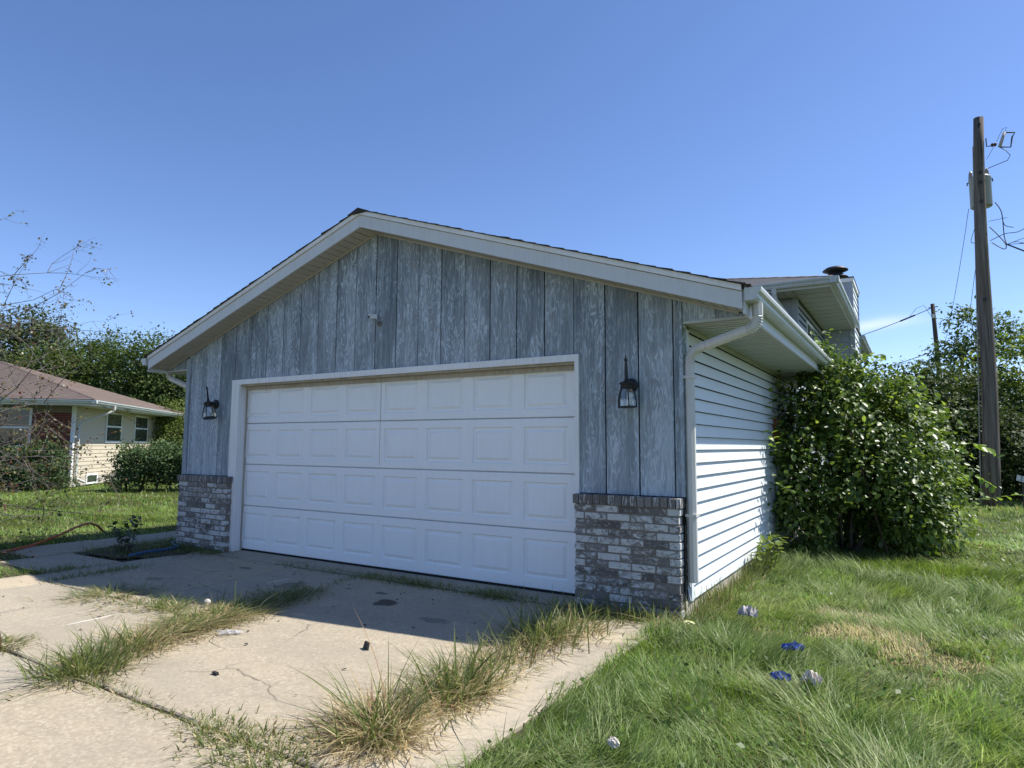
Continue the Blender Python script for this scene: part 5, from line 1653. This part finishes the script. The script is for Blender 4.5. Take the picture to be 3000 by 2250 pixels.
for i, (lab, cl) in enumerate(tufts):
    r = np.random.default_rng(300 + i)
    ss = []
    for cx, cy, n, L_, sp, dr in cl:
        flat = cx < 3
        ss.append(tuft_set(cx, cy, int(n * (1.5 if flat else .9)), L_ * 1.12, sp * (1.3 if flat else 1.1), dr, r, (.9, 1.36) if flat else (.35, 1.25), w=.008))
        if L_ > .12: ss.append(tuft_set(cx, cy, max(5, n // (34 if flat else 14)), L_ * 1.6, sp * .8, dr * .6, r, (.3, 1.1), w=.010))
        ss.append(tuft_set(cx, cy, n // 2, L_ * .55, sp * 1.15, min(1, dr + .3), r, (1.0, 1.35), w=.006))
        ss.append(tuft_set(cx, cy, int(n * (.25 + dr)), L_ * .6, sp * 1.35, .92, r, (1.2, 1.4), w=.006, dirb=r.uniform(0, 6.28)))
    o = join_blades('weed_tuft', ss, M_GRASS)
    tag(o, lab, 'weeds', GT)

# low weeds filling the joints
r = np.random.default_rng(500); ss = []
def joint(x0, y0, x1, y1, dens, L_, dry, sp=.035):
    l = math.hypot(x1 - x0, y1 - y0); m = int(l / .06)
    for k in range(m):
        t = (k + r.random()) / m; x = x0 + (x1 - x0) * t; y = y0 + (y1 - y0) * t
        q = vnoise(np.array([x * 2.1 + 8]), np.array([y * 2.1 + 3]))[0]
        nn = int(dens * max(0, q - .30) * 2.6)
        if nn: ss.append(tuft_set(x, y, nn, L_ * (.6 + .8 * q), sp * (.5 + q), dry, r, (.5, 1.2), w=.005))
joint(.1, -.25, 5.0, -.24, 34, .085, .08, .045); joint(2.6, -.24, 5.2, -.25, 40, .11, .05, .055)
joint(JX(-3.32), -3.32, JX(-.3), -.3, 18, .07, .3); joint(3.1, -3.34, 5.2, -3.34, 34, .07, .45, .04); joint(1.2, -3.34, 2.7, -3.34, 16, .07, .4)
joint(5.28, -3.2, 5.28, -.4, 26, .12, .5, .06); joint(.15, -2.4, .10, -.6, 30, .09, .15, .06); joint(.3, -2.15, 2.6, -2.15, 18, .06, .35, .05)
joint(.08, -.9, -.2, -.12, 34, .14, .1, .1); joint(-1.1, -.16, .1, -.2, 40, .14, .1, .06); joint(-.42, -2.0, -.30, -.7, 36, .10, .1, .06); joint(-1.6, -1.1, -.4, -1.1, 34, .12, .1, .1)
for k in range(46): ss.append(tuft_set(r.uniform(-1.55, -.35), r.uniform(-1.05, -.15), 34, r.uniform(.08, .20), .09, .08, r, (.4, 1.1)))
joint(-1.62, -1.4, -1.62, 2.5, 28, .10, .1, .05); joint(5.9, 0.05, 6.0, 3.2, 4, .2, .4, .03)
for k in range(70):
    y = r.uniform(-.1, 3.3); ss.append(tuft_set(XR + r.uniform(.05, .18), y, 20, r.uniform(.18, .34), .05, .15, r, (.15, .6), w=.005))
o = join_blades('joint_weeds', ss, M_GRASS); tag(o, 'low weeds and moss filling the driveway joints', 'weeds', kind='stuff')

# leafy weed by the left pier and broad-leaved weed by the side wall
wd = empty('leafy_weed', (-.99, -.80, GZ), 'upright dark leafy weed in the shade beside the left brick pier', 'weed')
for k in range(5):
    a = k * 1.3; shoot(wd, [(-.99 + .05 * math.cos(a), -.80 + .05 * math.sin(a), -.06), (-.99 + .10 * math.cos(a), -.8 + .10 * math.sin(a), .18), (-.99 + .16 * math.cos(a), -.8 + .16 * math.sin(a), .42 - .04 * k)], 20, .085, 700 + k, (.030, .055, .02), (.06, .09, .03))
wd = empty('leafy_weed', (6.08, 2.55, GZ), 'bright yellow green leafy weed at the foot of the pale siding', 'weed')
for k in range(8):
    a = k * .8; x, y = 6.12 + .06 * math.cos(a), 2.5 + .22 * math.sin(a); shoot(wd, [(x, y, -.06), (x + .05 * math.cos(a), y + .08 * math.sin(a), .14), (x + .12 * abs(math.cos(a)), y + .15 * math.sin(a), .30)], 16, .085, 720 + k, (.10, .16, .02), (.17, .23, .035))


# ------------------------------------------------------------------ litter, hose, cord
def crumple(name, label, cat, pos, sx, sy, sz, mat, seed, rough=.35, n=16, m=10, rz=0, group=None, sharp=True):
    rr = random.Random(seed); vs = []; fs = []
    for j in range(m + 1):
        ph = math.pi * j / m
        for i in range(n):
            th = 2 * math.pi * i / n
            k = 1 + rr.uniform(-rough, rough)
            x, y, z = math.sin(ph) * math.cos(th) * k * sx, math.sin(ph) * math.sin(th) * k * sy, (math.cos(ph)) * k * sz
            vs.append((pos[0] + x * math.cos(rz) - y * math.sin(rz), pos[1] + x * math.sin(rz) + y * math.cos(rz), pos[2] + z))
    for j in range(m):
        for i in range(n):
            fs.append((j * n + i, j * n + (i + 1) % n, (j + 1) * n + (i + 1) % n, (j + 1) * n + i))
    o = MB().add(vs, fs).build(name, mat, None, not sharp)
    return tag(o, label, cat, group)


def cloth(name, label, cat, pos, sx, sy, h, mat, seed, rz=0):
    rr = random.Random(seed); nx, ny = 11, 8; vs = []; fs = []
    for lay in (0, 1):
        for j in range(ny + 1):
            for i in range(nx + 1):
                u, v = i / nx * 2 - 1, j / ny * 2 - 1
                k = 1 - .35 * rr.random() * max(abs(u), abs(v))
                if lay == 0: x, y = u * sx * k + rr.gauss(0, sx * .09), v * sy * k + rr.gauss(0, sy * .12); z = h * (1 - .7 * (u * u + v * v) / 2) * rr.uniform(.25, 1.0)
                else:
                    b = vs[j * (nx + 1) + i]; vs.append((b[0], b[1], b[2] - .006)); continue
                vs.append((pos[0] + x * math.cos(rz) - y * math.sin(rz), pos[1] + x * math.sin(rz) + y * math.cos(rz), pos[2] + z))
    o_ = (nx + 1) * (ny + 1)
    for j in range(ny):
        for i in range(nx):
            a = j * (nx + 1) + i
            fs.append((a, a + 1, a + nx + 2, a + nx + 1)); fs.append((o_ + a, o_ + a + nx + 1, o_ + a + nx + 2, o_ + a + 1))
    return tag(MB().add(vs, fs).build(name, mat), label, cat)


M_BLUE = plain('blue_cloth', (.045, .085, .34), .6, .3, .3, 30); M_PAPER = plain('paper_cream', (.62, .55, .47), .8, .2, .12, 20)
M_WAD = plain('pale_grey_wad', (.42, .39, .38), .8, .2, .35, 18); M_STONE = plain('pale_stone', (.52, .47, .40), .9, .1, .15, 25)
cloth('crumpled_wad', 'pale grey crumpled wad in the grass near the brick pier', 'litter', (6.42, .06, .0), .080, .058, .10, M_WAD, 1, .5)
cloth('blue_rag', 'crumpled blue rag in the grass, the one farther from the camera', 'rag', (6.86, -.67, .0), .072, .040, .065, M_BLUE, 2, .4)
cloth('blue_rag', 'crumpled blue rag in the grass, the nearer one beside the cream paper', 'rag', (6.88, -1.29, .0), .058, .040, .06, M_BLUE, 3, .2)
cloth('crumpled_paper', 'crumpled cream paper ball in the grass beside the nearer blue rag', 'paper', (7.04, -1.26, .0), .050, .040, .085, M_PAPER, 4, -.3)
crumple('stone', 'small pale stone in the grass at the bottom edge', 'stone', (6.40, -2.58, .02), .026, .020, .022, M_STONE, 5, .15)
crumple('concrete_chunk', 'small whitish chunk on the grass clump at the shadow edge', 'stone', (2.40, -1.90, -.01), .034, .024, .024, M_STONE, 6, .14, 8, 5)
m_ = Mat('clear_plastic', .15, .6); m_.col((.62, .62, .62)); m_.b.inputs['Alpha'].default_value = .45
cloth('plastic_wrapper', 'crumpled clear plastic wrapper on the sunlit slab', 'wrapper', (3.28, -2.31, GZ + .007), .095, .035, .03, m_.m, 7, .6)
M_CHIP = plain('dark_chip', (.05, .047, .045), .8, .2, .3, 30)
tag(MB().hexa([(4.33, -2.02, GZ), (4.395, -2.045, GZ), (4.40, -2.04, GZ + .05), (4.34, -2.012, GZ + .048)], [(4.335, -2.012, GZ), (4.40, -2.035, GZ), (4.405, -2.03, GZ + .05), (4.345, -2.002, GZ + .048)]).build('shingle_scrap', M_CHIP), 'small square dark scrap standing on the sunlit slab', 'scrap')
crumple('dark_leaf', 'tiny dark curled leaf on the sunlit slab left of the square scrap', 'leaf', (3.96, -2.87, GZ + .008), .035, .015, .012, M_CHIP, 9, .4, 8, 5)
crumple('yellow_leaf', 'pale yellow leaf in the grass edge below the brick pier', 'leaf', (6.16, -.62, .07), .04, .03, .012, plain('yellow_leaf', (.50, .50, .22), .6), 10, .2, 8, 5)
r = random.Random(5); db = MB()
for k in range(150):
    x, y = r.uniform(-.2, 5.7), r.uniform(-4.0, -.3) if k > 90 else r.uniform(-1.7, -.3)
    s = r.uniform(.006, .022); a = r.uniform(0, 6.3); c, q = math.cos(a) * s, math.sin(a) * s
    db.add([(x + c, y + q, GZ + .006), (x - q * .5, y + c * .5, GZ + .006 + s * .4), (x - c, y - q, GZ + .008), (x + q * .5, y - c * .5, GZ + .010)], [(0, 1, 2, 3)])
tag(db.build('leaf_debris', M_CHIP), 'bits of dark leaf debris scattered over the driveway', 'debris', kind='stuff')

tag(MB().tube([(-2.20, -1.66, -.04), (-2.28, -1.52, -.03), (-2.42, -1.25, -.02), (-2.60, -.86, .05), (-2.80, -.55, .115), (-2.93, -.38, .135), (-3.02, -.24, .13), (-3.14, -.08, .07), (-3.25, .05, -.03), (-3.3, .12, -.06)], .0165, 8).build('orange_cord', plain('orange_rubber', (.42, .085, .02), .5, .4, .1), None, True), 'orange cord arching over the grass edge by the shaded walkway', 'cord')
tag(MB().tube([(-.55, -.98, -.02), (-.59, -.83, -.015), (-.60, -.62, -.01), (-.61, -.46, -.015), (-.70, -.26, -.02), (-1.0, -.16, -.03), (-1.3, 0.0, -.04), (-1.5, .4, -.05)], .017, 8).build('blue_hose', plain('blue_hose', (.018, .085, .18), .5, .4, .1), None, True), 'blue hose lying in the shade at the foot of the left brick pier', 'hose')
